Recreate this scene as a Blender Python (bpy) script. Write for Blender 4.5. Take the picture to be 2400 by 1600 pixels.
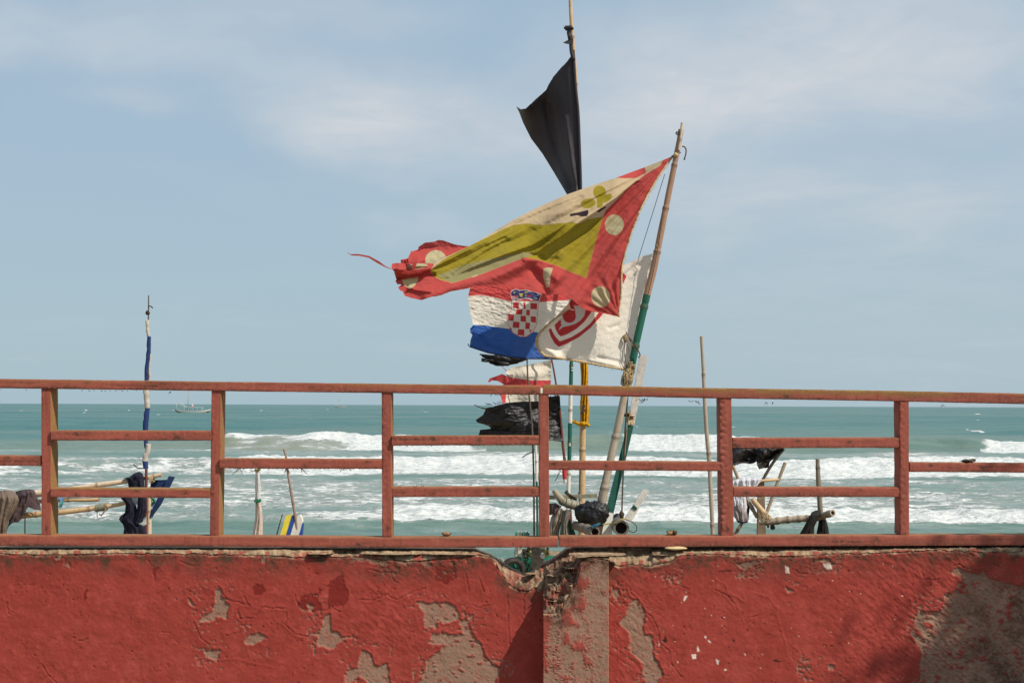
import bpy, math, random
import numpy as np
from mathutils import Vector, Matrix
random.seed(7)
S = bpy.context.scene
for o in list(bpy.data.objects):
    bpy.data.objects.remove(o)
# ------------------------------------------------------------------ camera
EYE = 1.6
FPX = 3333.0                      # focal length in pixels of the 2400 px wide photograph
cam_d = bpy.data.cameras.new('camera')
cam_d.sensor_width = 36.0
cam_d.lens = 36.0 * FPX / 2400.0
cam_d.clip_start = 0.1
cam_d.clip_end = 60000
cam = bpy.data.objects.new('camera', cam_d)
S.collection.objects.link(cam)
RM = Matrix.Rotation(math.radians(90 + 2.57), 3, 'X') @ Matrix.Rotation(math.radians(0.215), 3, 'Z')
cam.matrix_world = Matrix.Translation((0, 0, EYE)) @ RM.to_4x4()
S.camera = cam
S.render.resolution_x, S.render.resolution_y = 1024, 682
# ------------------------------------------------------------------ sun, sky, exposure
SUN_DIR = Vector((0.57, -0.37, 0.735)).normalized()      # towards the sun
ELEV = math.asin(SUN_DIR.z)
AZ = math.atan2(SUN_DIR.x, SUN_DIR.y)
sd = bpy.data.lights.new('sun', 'SUN')
sd.energy = 5.0
sd.angle = math.radians(0.53)
sd.color = (1.0, 0.94, 0.84)
sun = bpy.data.objects.new('sun', sd)
sun.rotation_euler = SUN_DIR.to_track_quat('Z', 'Y').to_euler()
S.collection.objects.link(sun)
S.view_settings.view_transform = 'Standard'
S.view_settings.look = 'None'
S.view_settings.exposure = 0.0
S.view_settings.gamma = 1.0
S.view_settings.use_curve_mapping = False
try:
    S.cycles.max_bounces = 6
    S.cycles.transparent_max_bounces = 6
except Exception:
    pass

# ------------------------------------------------------------------ node helpers
class NT:
    def __init__(s, tree):
        s.t = tree
    def n(s, typ, **kw):
        nd = s.t.nodes.new(typ)
        for k, v in kw.items():
            if k.startswith('i_'):
                k = k[2:]
                k = int(k) if k.isdigit() else k.replace('_', ' ')
                s.put(nd.inputs[k], v)
            else:
                setattr(nd, k, v)
        return nd
    def put(s, sock, v):
        if hasattr(v, 'is_output') or hasattr(v, 'links'):
            s.t.links.new(v, sock)
        elif isinstance(v, (tuple, list)) and sock.type == 'RGBA' and len(v) == 3:
            sock.default_value = (*v, 1)
        else:
            sock.default_value = v
    def math(s, op, a, b=0.0, clamp=False):
        nd = s.n('ShaderNodeMath', operation=op, use_clamp=clamp)
        s.put(nd.inputs[0], a); s.put(nd.inputs[1], b)
        return nd.outputs[0]
    def mix(s, f, a, b, blend='MIX'):
        nd = s.n('ShaderNodeMix', data_type='RGBA', blend_type=blend)
        s.put(nd.inputs[0], f); s.put(nd.inputs[6], a); s.put(nd.inputs[7], b)
        return nd.outputs[2]
    def noise(s, vec, scale, detail=4, rough=0.55, dist=0.0):
        nd = s.n('ShaderNodeTexNoise')
        if vec is not None: s.put(nd.inputs['Vector'], vec)
        s.put(nd.inputs['Scale'], scale); s.put(nd.inputs['Detail'], detail)
        s.put(nd.inputs['Roughness'], rough); s.put(nd.inputs['Distortion'], dist)
        return nd.outputs[0]
    def step(s, v, a, b, lo=0.0, hi=1.0):
        nd = s.n('ShaderNodeMapRange', interpolation_type='SMOOTHSTEP')
        s.put(nd.inputs[0], v); s.put(nd.inputs[1], a); s.put(nd.inputs[2], b)
        s.put(nd.inputs[3], lo); s.put(nd.inputs[4], hi)
        return nd.outputs[0]
    def attr(s, name):
        return s.n('ShaderNodeAttribute', attribute_name=name).outputs['Fac']
    def obj(s, scale=(1, 1, 1)):
        tc = s.n('ShaderNodeTexCoord')
        mp = s.n('ShaderNodeMapping')
        s.put(mp.inputs[0], tc.outputs['Object']); mp.inputs['Scale'].default_value = scale
        return mp.outputs[0]
    def geo(s, scale=(1, 1, 1), rot=(0, 0, 0)):
        g = s.n('ShaderNodeNewGeometry')
        mp = s.n('ShaderNodeMapping')
        s.put(mp.inputs[0], g.outputs['Position'])
        mp.inputs['Scale'].default_value = scale
        mp.inputs['Rotation'].default_value = rot
        return mp.outputs[0]

def material(name, build):
    m = bpy.data.materials.new(name)
    m.use_nodes = True
    m.node_tree.nodes.clear()
    t = NT(m.node_tree)
    out = t.n('ShaderNodeOutputMaterial')
    sh = build(t)
    t.put(out.inputs[0], sh)
    return m

def principled(t, col, rough=0.7, bump=None, bstr=0.3, bdist=0.01, spec=0.3, metal=0.0):
    p = t.n('ShaderNodeBsdfPrincipled')
    t.put(p.inputs['Base Color'], col)
    t.put(p.inputs['Roughness'], rough)
    t.put(p.inputs['Specular IOR Level'], spec)
    t.put(p.inputs['Metallic'], metal)
    if bump is not None:
        b = t.n('ShaderNodeBump')
        t.put(b.inputs['Strength'], bstr); t.put(b.inputs['Distance'], bdist); t.put(b.inputs['Height'], bump)
        t.put(p.inputs['Normal'], b.outputs[0])
    return p.outputs[0]

# ------------------------------------------------------------------ world: hazy daylight sky with thin high cloud
def pdir(px, py):
    return (RM @ Vector(((px - 1200) / FPX, -(py - 800) / FPX, -1))).normalized()

W = bpy.data.worlds.new('World')
S.world = W
W.use_nodes = True
W.node_tree.nodes.clear()
t = NT(W.node_tree)
sky = t.n('ShaderNodeTexSky', sky_type='NISHITA')
sky.sun_disc = False
sky.sun_elevation = ELEV
sky.sun_rotation = AZ
sky.altitude = 0
sky.air_density = 1.0
sky.dust_density = 1.6
sky.ozone_density = 1.0
tc = t.n('ShaderNodeTexCoord')
dirv = tc.outputs['Generated']
sep = t.n('ShaderNodeSeparateXYZ'); t.put(sep.inputs[0], dirv)
dz = t.math('ADD', t.math('MAXIMUM', sep.outputs[2], 0.0), 0.12)
cu = t.math('DIVIDE', sep.outputs[0], dz); cv = t.math('DIVIDE', sep.outputs[1], dz)
cmb = t.n('ShaderNodeCombineXYZ'); t.put(cmb.inputs[0], cu); t.put(cmb.inputs[1], cv)
base_n = t.noise(cmb.outputs[0], 1.1, 6, 0.6, 0.5)
wisp = t.noise(cmb.outputs[0], 1.9, 5, 0.55, 0.8)
cover = t.step(base_n, 0.50, 0.95, 0.0, 0.35)
# banks of thin cloud that stand in this part of the sky: centre direction and half sizes (radians)
BANKS = [((900, 235), 0.115, 0.034, 0.75), ((1060, 330), 0.10, 0.036, 0.55), ((1620, 190), 0.12, 0.045, 0.62), ((1850, 140), 0.09, 0.05, 0.5),
         ((2230, 70), 0.075, 0.055, 0.75), ((150, 95), 0.13, 0.022, 0.62), ((650, 20), 0.12, 0.018, 0.5), ((1900, 470), 0.17, 0.03, 0.4),
         ((1000, 535), 0.05, 0.014, 0.35), ((2100, 520), 0.24, 0.16, 0.26), ((260, 245), 0.035, 0.012, 0.3), ((1480, 330), 0.08, 0.03, 0.4)]
acc = cover
warp = t.n('ShaderNodeTexNoise'); t.put(warp.inputs['Vector'], dirv); warp.inputs['Scale'].default_value = 9; warp.inputs['Detail'].default_value = 5
wv = t.n('ShaderNodeVectorMath', operation='MULTIPLY_ADD')
t.put(wv.inputs[0], warp.outputs['Color']); wv.inputs[1].default_value = (0.11, 0.11, 0.075); t.put(wv.inputs[2], dirv)
for (c, sx, sz, a) in BANKS:
    d = pdir(*c) + Vector((0.055, 0.055, 0.0375))
    sub = t.n('ShaderNodeVectorMath', operation='SUBTRACT'); t.put(sub.inputs[0], wv.outputs[0]); sub.inputs[1].default_value = d
    mul = t.n('ShaderNodeVectorMath', operation='MULTIPLY'); t.put(mul.inputs[0], sub.outputs[0]); mul.inputs[1].default_value = (1 / sx, 1 / sx, 1 / sz)
    ln = t.n('ShaderNodeVectorMath', operation='LENGTH'); t.put(ln.inputs[0], mul.outputs[0])
    f = t.step(ln.outputs['Value'], 1.5, 0.1, 0.0, a)
    acc = t.math('ADD', acc, f)
acc = t.math('MULTIPLY', acc, t.step(wisp, 0.25, 0.72, 0.5, 1.0), clamp=True)
SKY_STR = 0.085
hz = t.mix(t.step(sep.outputs[2], 0.0, 0.24), (4.95, 6.6, 7.5), (4.55, 6.2, 7.75))
bg1 = t.mix(0.88, sky.outputs[0], hz)         # humid haze over the blue
fine = t.noise(cmb.outputs[0], 5.5, 7, 0.6, 1.2)
acc = t.math('MULTIPLY', acc, t.step(fine, 0.25, 0.75, 0.86, 1.12))
cl = t.mix(t.math('MULTIPLY', acc, 0.76, True), bg1, (8.3, 8.35, 8.5))
bgn = t.n('ShaderNodeBackground'); t.put(bgn.inputs[0], cl); bgn.inputs[1].default_value = SKY_STR
wo = t.n('ShaderNodeOutputWorld'); t.put(wo.inputs[0], bgn.outputs[0])

# ------------------------------------------------------------------ geometry helpers
RMn = np.array(RM)
def P(px, py, Y):
    """world points on the plane at distance Y that the photograph shows at pixel (px, py); works on arrays"""
    px, py, Y = np.broadcast_arrays(np.asarray(px, float), np.asarray(py, float), np.asarray(Y, float))
    d = np.stack([(px - 1200) / FPX, -(py - 800) / FPX, -np.ones_like(px)], -1) @ RMn.T
    return d * (Y / d[..., 1])[..., None] + np.array([0, 0, EYE])
def PV(px, py, Y):
    return Vector(P(px, py, Y))
def Z(x0, y0, s):
    return lambda pts: [(x0 + x / s, y0 + y / s) for x, y in pts]

_perm = np.random.RandomState(11).permutation(512)
_perm = np.concatenate([_perm, _perm])
_ang = np.random.RandomState(5).rand(512) * 2 * np.pi
_gx, _gy = np.cos(_ang), np.sin(_ang)
def pn(x, y, seed=0):
    x = np.asarray(x, float) + seed * 17.31; y = np.asarray(y, float) + seed * 5.77
    xi = np.floor(x).astype(int); yi = np.floor(y).astype(int)
    xf = x - xi; yf = y - yi
    u = xf * xf * xf * (xf * (xf * 6 - 15) + 10); v = yf * yf * yf * (yf * (yf * 6 - 15) + 10)
    def g(ix, iy, fx, fy):
        h = _perm[(_perm[ix & 511] + iy) & 511]
        return _gx[h] * fx + _gy[h] * fy
    a = g(xi, yi, xf, yf); b = g(xi + 1, yi, xf - 1, yf)
    c = g(xi, yi + 1, xf, yf - 1); d = g(xi + 1, yi + 1, xf - 1, yf - 1)
    return 1.5 * ((a + (b - a) * u) + ((c + (d - c) * u) - (a + (b - a) * u)) * v)
def fbm(x, y, octv=4, seed=0, gain=0.5):
    r = 0; a = 1.0; s = 0; f = 1.0
    for i in range(octv):
        r = r + a * pn(np.asarray(x) * f, np.asarray(y) * f, seed + i * 3); s += a; a *= gain; f *= 2.03
    return r / s
def sm(x, a, b):
    k = np.clip((np.asarray(x, float) - a) / (b - a), 0, 1)
    return k * k * (3 - 2 * k)
def ip(x, pts):
    p = np.array(pts, float)
    return np.interp(x, p[:, 0], p[:, 1])
def polydist(px, py, pts, closed=True):
    """distance to a polygon (negative inside) or to an open line"""
    sh = np.shape(px); X = np.ravel(px).astype(float); Yy = np.ravel(py).astype(float)
    q = np.array(pts, float); n = len(q)
    best = np.full(X.shape, 1e9); ins = np.zeros(X.shape, bool)
    for i in range(n if closed else n - 1):
        a = q[i]; b = q[(i + 1) % n]; e = b - a; L = max(e @ e, 1e-9)
        k = np.clip(((X - a[0]) * e[0] + (Yy - a[1]) * e[1]) / L, 0, 1)
        best = np.minimum(best, (X - a[0] - k * e[0]) ** 2 + (Yy - a[1] - k * e[1]) ** 2)
        if closed and a[1] != b[1]:
            c = ((a[1] > Yy) != (b[1] > Yy)) & (X < (b[0] - a[0]) * (Yy - a[1]) / (b[1] - a[1]) + a[0])
            ins ^= c
    best = np.sqrt(best)
    if closed: best = np.where(ins, -best, best)
    return best.reshape(sh)
def linedist(px, py, pts):
    """signed distance to an open line: positive on the upper side for a line drawn left to right"""
    d = polydist(px, py, pts, False)
    q = np.array(sorted(pts), float)
    up = np.interp(px, q[:, 0], q[:, 1]) - py
    return np.where(up > 0, d, -d)

def new_mesh(name, V, F, mats, parent=None, smooth=True, attrs=None, midx=None):
    me = bpy.data.meshes.new(name)
    V = np.asarray(V, float).reshape(-1, 3)
    if isinstance(F, np.ndarray) and F.ndim == 2:
        n, k = F.shape
        me.vertices.add(len(V)); me.vertices.foreach_set('co', V.ravel())
        me.loops.add(n * k); me.loops.foreach_set('vertex_index', F.ravel().astype(np.int32))
        me.polygons.add(n)
        me.polygons.foreach_set('loop_start', (np.arange(n) * k).astype(np.int32))
        me.polygons.foreach_set('loop_total', np.full(n, k, np.int32))
        me.update(calc_edges=True)
    else:
        me.from_pydata([tuple(v) for v in V], [], F)
    if smooth:
        me.polygons.foreach_set('use_smooth', np.ones(len(me.polygons), bool))
    for m in (mats if isinstance(mats, (list, tuple)) else [mats]):
        me.materials.append(m)
    if midx is not None:
        me.polygons.foreach_set('material_index', np.asarray(midx, np.int32))
    for k, v in (attrs or {}).items():
        a = me.attributes.new(k, 'FLOAT', 'POINT')
        a.data.foreach_set('value', np.asarray(v, np.float32).ravel())
    me.update()
    o = bpy.data.objects.new(name, me)
    S.collection.objects.link(o)
    if parent is not None:
        o.parent = parent
        o.matrix_parent_inverse = parent.matrix_world.inverted()
    return o
def grid_faces(nu, nv, closed_u=False):
    idx = np.arange(nu * nv).reshape(nu, nv)
    if closed_u: idx = np.vstack([idx, idx[:1]])
    a = idx[:-1, :-1].ravel(); b = idx[1:, :-1].ravel(); c = idx[1:, 1:].ravel(); d = idx[:-1, 1:].ravel()
    return np.stack([a, b, c, d], 1)
def tag(o, label=None, cat=None, group=None, kind=None):
    for k, v in (('label', label), ('category', cat), ('group', group), ('kind', kind)):
        if v: o[k] = v
    return o
def thing(name, label, cat, loc, group=None):
    o = bpy.data.objects.new(name, None)
    o.empty_display_size = 0.1
    S.collection.objects.link(o)
    o.location = loc
    o.matrix_world = Matrix.Translation(loc)
    return tag(o, label, cat, group)

class MB:
    """collects pieces of ONE object"""
    def __init__(s): s.v = []; s.f = []; s.m = []; s.n = 0
    def add(s, V, F, mi=0):
        V = [tuple(v) for v in V]
        s.v += V; s.f += [tuple(i + s.n for i in f) for f in F]; s.m += [mi] * len(F); s.n += len(V)
    def box(s, c, size, rot=None, mi=0):
        x, y, z = (k / 2 for k in size)
        vs = [Vector((a * x, b * y, d * z)) for a in (-1, 1) for b in (-1, 1) for d in (-1, 1)]
        if rot is not None: vs = [rot @ v for v in vs]
        s.add([Vector(c) + v for v in vs], [(0, 1, 3, 2), (4, 6, 7, 5), (0, 4, 5, 1), (2, 3, 7, 6), (0, 2, 6, 4), (1, 5, 7, 3)], mi)
    def tube(s, pts, r, n=8, mi=0, cap=True, flat=1.0, twist=0.0, mis=None):
        pts = [Vector(p) for p in pts]; k = len(pts)
        rs = list(r) if hasattr(r, '__len__') else [r] * k
        V = []; up = None
        for i, p in enumerate(pts):
            d = (pts[min(i + 1, k - 1)] - pts[max(i - 1, 0)]).normalized()
            if up is None:
                up = Vector((0, -1, 0)) if abs(d.y) < 0.9 else Vector((0, 0, 1))
            a = (up - d * up.dot(d)).normalized(); b = d.cross(a); up = a
            for j in range(n):
                th = 2 * math.pi * j / n + twist * i
                V.append(p + (a * math.cos(th) * flat + b * math.sin(th)) * rs[i])
        F = [(i * n + j, i * n + (j + 1) % n, (i + 1) * n + (j + 1) % n, (i + 1) * n + j) for i in range(k - 1) for j in range(n)]
        base = len(s.f)
        s.add(V, F, mi)
        if mis is not None:
            for i in range(k - 1):
                for j in range(n): s.m[base + i * n + j] = mis[i]
        if cap:
            s.add([], [])
            o = s.n - len(V)
            s.f += [tuple(o + j for j in reversed(range(n))), tuple(o + (k - 1) * n + j for j in range(n))]
            s.m += [mis[0] if mis else mi, mis[-1] if mis else mi]
    def blob(s, c, r, seed=0, amp=0.25, n=14, mi=0, freq=1.5):
        V = []; F = []
        for i in range(n + 1):
            th = math.pi * i / n
            for j in range(2 * n):
                ph = math.pi * j / n
                d = Vector((math.sin(th) * math.cos(ph), math.sin(th) * math.sin(ph), math.cos(th)))
                k = 1 + amp * float(fbm(d.x * freq + seed * 3.1 + d.z * 0.7, d.y * freq + d.z * 1.3 + seed, 4, seed))
                V.append(Vector(c) + Vector((d.x * r[0], d.y * r[1], d.z * r[2])) * k)
        m = 2 * n
        for i in range(n):
            for j in range(m):
                F.append((i * m + j, (i + 1) * m + j, (i + 1) * m + (j + 1) % m, i * m + (j + 1) % m))
        s.add(V, F, mi)
    def build(s, name, mats, parent=None, smooth=True):
        return new_mesh(name, np.array([tuple(v) for v in s.v]), s.f, mats, parent, smooth, None, s.m)

def spline(pts, n):
    """smooth curve through points (Catmull-Rom), n samples"""
    p = np.array([tuple(q) for q in pts], float)
    if len(p) < 3:
        return np.array([p[0] + (p[-1] - p[0]) * k for k in np.linspace(0, 1, n)])
    e = np.vstack([2 * p[0] - p[1], p, 2 * p[-1] - p[-2]])
    out = []
    L = np.concatenate([[0], np.cumsum(np.linalg.norm(np.diff(p, axis=0), axis=1))]); L /= L[-1]
    for k in np.linspace(0, 1, n):
        i = min(int(np.searchsorted(L, k, 'right')) - 1, len(p) - 2)
        u = (k - L[i]) / max(L[i + 1] - L[i], 1e-9)
        a, b, c, d = e[i], e[i + 1], e[i + 2], e[i + 3]
        out.append(0.5 * (2 * b + (c - a) * u + (2 * a - 5 * b + 4 * c - d) * u * u + (3 * b - a - 3 * c + d) * u ** 3))
    return np.array(out)
# ------------------------------------------------------------------ setting materials
def m_sea(t):
    pos = t.geo()
    foam = t.attr('foam'); sand = t.attr('sand'); far = t.attr('far')
    big = t.math('ADD', t.math('MULTIPLY', t.noise(t.geo((0.012, 0.045, 0.05)), 1.0, 3), .55), t.math('MULTIPLY', t.noise(t.geo((0.10, 0.22, 0.05)), 1.0, 5, .65), .45))
    deep = t.mix(t.step(big, 0.38, 0.62), (0.016, 0.108, 0.094), (0.068, 0.150, 0.120))
    band = t.noise(t.geo((0.003, 0.011, 0.0)), 1.0, 4, .6)
    deep = t.mix(t.math('MULTIPLY', t.step(band, .50, .66), .65), deep, (0.125, 0.165, 0.128))
    deep = t.mix(t.math('MULTIPLY', t.step(band, .46, .34), .5), deep, (0.012, 0.078, 0.078))
    near = t.mix(t.step(t.noise(t.geo((0.35, 0.9, 0.35)), 1.0, 4), 0.35, 0.68), (0.075, 0.145, 0.108), (0.14, 0.20, 0.155))
    col = t.mix(far, near, deep)
    col = t.mix(sand, col, (0.235, 0.215, 0.13))
    # foam: lace of bubbles, opened by noise where the cover is thin
    f1 = t.noise(t.geo((0.7, 1.3, 0.7)), 1.0, 8, 0.66, 1.6)
    f2 = t.noise(t.geo((2.6, 5.0, 2.6)), 1.0, 6, 0.68, 0.9)
    lace = t.math('ADD', t.math('MULTIPLY', f1, 0.62), t.math('MULTIPLY', f2, 0.38))
    thr = t.math('SUBTRACT', 0.78, t.math('MULTIPLY', foam, 0.56))
    k = t.math('DIVIDE', t.math('SUBTRACT', lace, thr), 0.10, clamp=True)
    fm = t.math('MULTIPLY', k, t.step(foam, 0.02, 0.12))
    foamcol = t.mix(t.step(f2, 0.3, 0.62), (0.40, 0.43, 0.42), (0.76, 0.75, 0.71))
    wash = t.math('MULTIPLY', t.step(foam, 0.22, 0.62), t.step(t.math('ADD', t.math('MULTIPLY', f1, .6), t.math('MULTIPLY', f2, .4)), 0.30, 0.62, .35, 1.0))
    col = t.mix(t.math('MULTIPLY', wash, .58), col, (0.42, 0.465, 0.43))
    col = t.mix(fm, col, foamcol)
    rough = t.math('ADD', t.math('MULTIPLY', fm, 0.45), 0.32)
    w1 = t.noise(t.geo((0.9, 1.6, 0.9)), 1.0, 5, 0.6, 0.6)
    w2 = t.noise(t.geo((0.16, 0.42, 0.22)), 1.0, 5, 0.6, 0.4)
    hgt = t.math('ADD', t.math('MULTIPLY', w1, 0.5), t.math('ADD', t.math('MULTIPLY', w2, 2.2), t.math('MULTIPLY', fm, t.math('MULTIPLY', lace, 1.1))))
    return principled(t, col, rough, hgt, 0.7, 0.45, 0.22)
M_SEA = material('sea_water', m_sea)
def m_sand(t):
    n = t.noise(t.geo((1, 1, 1)), 3.0, 6)
    return principled(t, t.mix(n, (0.30, 0.22, 0.13), (0.46, 0.36, 0.23)), 0.95, t.noise(t.geo(), 25, 5), 0.4, 0.02)
M_SAND = material('beach_sand', m_sand)
def m_ground(t):
    n = t.noise(t.geo(), 1.4, 6)
    return principled(t, t.mix(n, (0.16, 0.12, 0.085), (0.27, 0.21, 0.15)), 0.95, t.noise(t.geo(), 30, 5), 0.4, 0.01)
M_GROUND = material('packed_earth', m_ground)

# ------------------------------------------------------------------ ground, beach, sea
SEA_Z = EYE - 3.0
YW = 7.52                      # front plane of the wall
def sheet(name, xs, ys, zf, mat):
    X, Y = np.meshgrid(xs, ys, indexing='ij')
    o = new_mesh(name, np.stack([X, Y, zf(X, Y)], -1), grid_faces(len(xs), len(ys)), mat)
    return tag(o, kind='structure')
sheet('ground', np.linspace(-30, 30, 61), np.linspace(-25, 7.75, 50), lambda X, Y: 0.012 * fbm(X, Y, 3, 2), M_GROUND)
def beach_z(X, Y):
    return np.interp(Y, [7.7, 8.6, 12, 20, 27, 33, 60], [-0.02, -0.5, -0.72, -1.05, SEA_Z - 0.02, SEA_Z - 0.5, SEA_Z - 1.5]) + 0.03 * fbm(X * 0.7, Y * 0.7, 3, 4) * (Y > 8)
sheet('beach', np.linspace(-60, 60, 121), np.concatenate([np.linspace(7.751, 9, 8), np.linspace(9.3, 60, 80)]), beach_z, M_SAND)

dy = np.concatenate([np.array([0.15, 0.3]), np.arange(0.5, 395, 0.85)])
Yr = (EYE - SEA_Z) * FPX / dy
NU = 1040
U = np.linspace(-0.52, 0.52, NU)                      # lateral slope
UU, YY = np.meshgrid(U, Yr, indexing='ij')
XX = UU * (YY + 8)
CX = 1200 + FPX * XX / YY                             # photo column seen from the camera
# break lines: (distance, height, front width, back width, [(column, broken 0..1)], wander)
def breaker(Y0, H, wf, wb, prof, hprof, seed, wander):
    xw = XX / 14.0
    Yc = Y0 + wander * fbm(xw, xw * 0 + 0.37, 4, seed) * 2 + 0.25 * wander * fbm(xw * 6, xw * 0, 3, seed + 5)
    d = YY - Yc
    A = H * ip(CX, hprof) * (0.85 + 0.5 * fbm(xw * 1.7, xw * 0, 3, seed + 2))
    z = A * np.where(d < 0, np.exp(-(d / wf) ** 2), np.exp(-(d / wb) ** 2))
    br = ip(CX, prof)
    return d, z, br
foam = np.zeros_like(YY); sand = np.zeros_like(YY)
Zs = np.zeros_like(YY)
n1 = fbm(XX * 0.12, YY * 0.12, 4, 21); n3 = fbm(XX * 0.22, YY * 0.35, 4, 35); n2 = fbm(XX * 0.5, YY * 0.5, 4, 31)
# outer breaker
d, z, br = breaker(100, 1.05, 3.8, 13, [(-300, .1), (480, .1), (530, .34), (700, .40), (790, .62), (900, .95), (1080, 1), (1120, .35), (1180, .06), (1440, .06), (1480, 1), (1690, 1), (1740, .45), (1800, .16), (2290, .12), (2330, 1), (2700, 1)],
                   [(-300, .35), (480, .4), (540, 1.0), (800, 1.0), (1000, .8), (1100, .8), (1300, 1), (1480, 1), (1690, .95), (1800, .85), (2150, 1), (2330, .7), (2700, .7)], 41, 3)
Zs += z
face = (d < 1.5) & (d > -9)
ff = sm(d, -9.5, -7) * sm(-d, -2.5, -1.2)
foam = np.maximum(foam, ff * np.clip(br * 1.25 + 1.5 * n3 * (br > .25) * (1.15 - br) - 0.05 + .35 * sm(d, -2.2, -.4) * sm(br, .2, .4), 0, 1))
foam = np.maximum(foam, 0.75 * np.exp(-((d - 0.4) / 1.0) ** 2) * sm(br, .05, .5))
sand = np.maximum(sand, 0.75 * ff * (1 - sm(br, .8, 1)) * ip(CX, [(0, .2), (500, .5), (560, 1), (760, 1), (900, .5), (1300, .5), (1500, .25), (2200, .2)]))
foam = np.maximum(foam, 0.62 * sm(-d, 5, 9) * sm(d, -28, -14) * (0.7 + .7 * n1))
# second, fully broken line
d, z, br = breaker(67, 0.55, 2.4, 6, [(-300, .62), (150, .45), (500, .55), (640, .76), (880, 1.25), (2800, 1.25)], [(-300, .8), (500, .9), (900, 1), (2800, 1.05)], 57, 2.2)
Zs += z
ff = sm(d, -9, -5.5) * sm(-d, -5.0, -2.0)
foam = np.maximum(foam, ff * np.clip(br * 1.18 + 0.7 * n2 * (1 - br) * 1.6, 0, 1))
foam = np.maximum(foam, 0.62 * sm(d, 1, 4) * sm(-d, -24, -10) * (.7 + .7 * n1))
# lace left behind it, all the way to the inner line
mid = sm(YY, 37, 41) * sm(-YY, -62, -56)
foam = np.maximum(foam, mid * (0.54 + 0.24 * n1 + 0.22 * n2))
# inner line
d, z, br = breaker(37.2, 0.30, 0.9, 2.6, [(-300, .5), (550, .45), (880, .6), (930, 1), (2800, 1)], [(-300, .5), (850, .5), (930, 1), (2800, 1)], 73, 0.75)
Zs += z
ff = sm(d, -1.7, -0.9) * sm(-d, -2.4, -0.6)
foam = np.maximum(foam, ff * np.clip(br * 1.1 + .3 * n2, 0, 1))
foam = np.maximum(foam, 0.40 * sm(-d, .6, 1.5) * (.50 + .9 * n2 + .5 * n3))
# open sea: long swell, whitecaps
sw = sm(YY, 110, 150)
Zs += sw * (0.35 * np.sin(YY / 9.0 + 2.2 * fbm(XX / 70, YY / 70, 3, 3)) + 0.25 * fbm(XX / 12, YY / 7, 3, 9)) * sm(-YY, -3000, -600)
wc = fbm(XX / 6.5, YY / 30, 4, 15, 0.6) * sm(YY, 120, 150) * sm(-YY, -1600, -700) + .12 * fbm(XX / 70, YY / 160, 2, 16)
foam = np.maximum(foam, 0.9 * sm(wc, 0.42, 0.53))
Zs += 0.06 * n2 * sm(-YY, -130, -60) + foam * (0.16 * fbm(XX * 1.3, YY * 1.3, 4, 77) + 0.06) * sm(-YY, -140, -90)
far = sm(YY, 70, 150)
V = np.stack([XX, YY, SEA_Z + Zs], -1)
sea = new_mesh('sea', V, grid_faces(NU, len(Yr)), M_SEA, attrs={'foam': foam, 'sand': sand, 'far': far})
tag(sea, kind='structure')
# ------------------------------------------------------------------ the wall
def m_wall(t):
    peel = t.attr('peel'); deep = t.attr('deep'); grime_shade = t.attr('grime_shade'); fleck = t.attr('fleck'); crack = t.attr('crack'); raw = t.attr('raw')
    n1 = t.noise(t.geo(), 6, 6); n2 = t.noise(t.geo(), 60, 5, 0.65); n3 = t.noise(t.geo(), 260, 3, 0.7); n4 = t.noise(t.geo(), 22, 6, 0.65)
    red = t.mix(n1, (0.262, 0.037, 0.027), (0.352, 0.056, 0.041))
    red = t.mix(t.step(n4, 0.45, 0.75), red, (0.39, 0.066, 0.050))
    red = t.mix(t.math('MULTIPLY', t.step(n2, 0.56, 0.75), 0.45), red, (0.19, 0.032, 0.022))
    wz = t.noise(t.geo((1.6, 1.6, 1.0)), 2.2, 6, 0.62, 0.8)
    red = t.mix(t.math('MULTIPLY', t.step(wz, 0.50, 0.72), 0.6), red, (0.37, 0.068, 0.052))
    red = t.mix(t.math('MULTIPLY', t.step(wz, 0.46, 0.28), 0.45), red, (0.235, 0.034, 0.024))
    red = t.mix(t.math('MULTIPLY', deep, 0.8), red, (0.17, 0.016, 0.012))
    cem = t.mix(n2, (0.225, 0.130, 0.087), (0.34, 0.215, 0.150))
    cem = t.mix(t.step(n3, 0.55, 0.75), cem, (0.16, 0.10, 0.065))
    cem = t.mix(t.step(n4, 0.35, 0.7), cem, t.mix(n3, (0.29, 0.155, 0.105), (0.34, 0.215, 0.155)))
    rawc = t.mix(n2, (0.30, 0.205, 0.115), (0.50, 0.375, 0.235))
    rawc = t.mix(t.step(n4, 0.5, 0.72), rawc, (0.16, 0.10, 0.055))
    cem = t.mix(t.math('MULTIPLY', t.step(t.math('ADD', t.math('MULTIPLY', n2, .6), t.math('MULTIPLY', n4, .4)), .47, .60), .55), cem, (0.27, 0.070, 0.045))
    cem = t.mix(raw, cem, rawc)
    col = t.mix(peel, red, cem)
    col = t.mix(fleck, col, (0.78, 0.66, 0.56))
    g = t.math('MULTIPLY', grime_shade, t.step(t.math('ADD', t.math('MULTIPLY', n4, 0.6), t.math('MULTIPLY', n2, 0.4)), 0.34, 0.62))
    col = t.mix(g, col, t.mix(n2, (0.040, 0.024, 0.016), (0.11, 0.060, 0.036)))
    col = t.mix(crack, col, (0.050, 0.014, 0.010))
    return principled(t, col, 0.9, t.math('ADD', t.math('MULTIPLY', n2, 0.7), t.math('MULTIPLY', n3, 0.35)), 0.55, 0.006, 0.15)
M_WALL = material('painted_plaster', m_wall)

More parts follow.
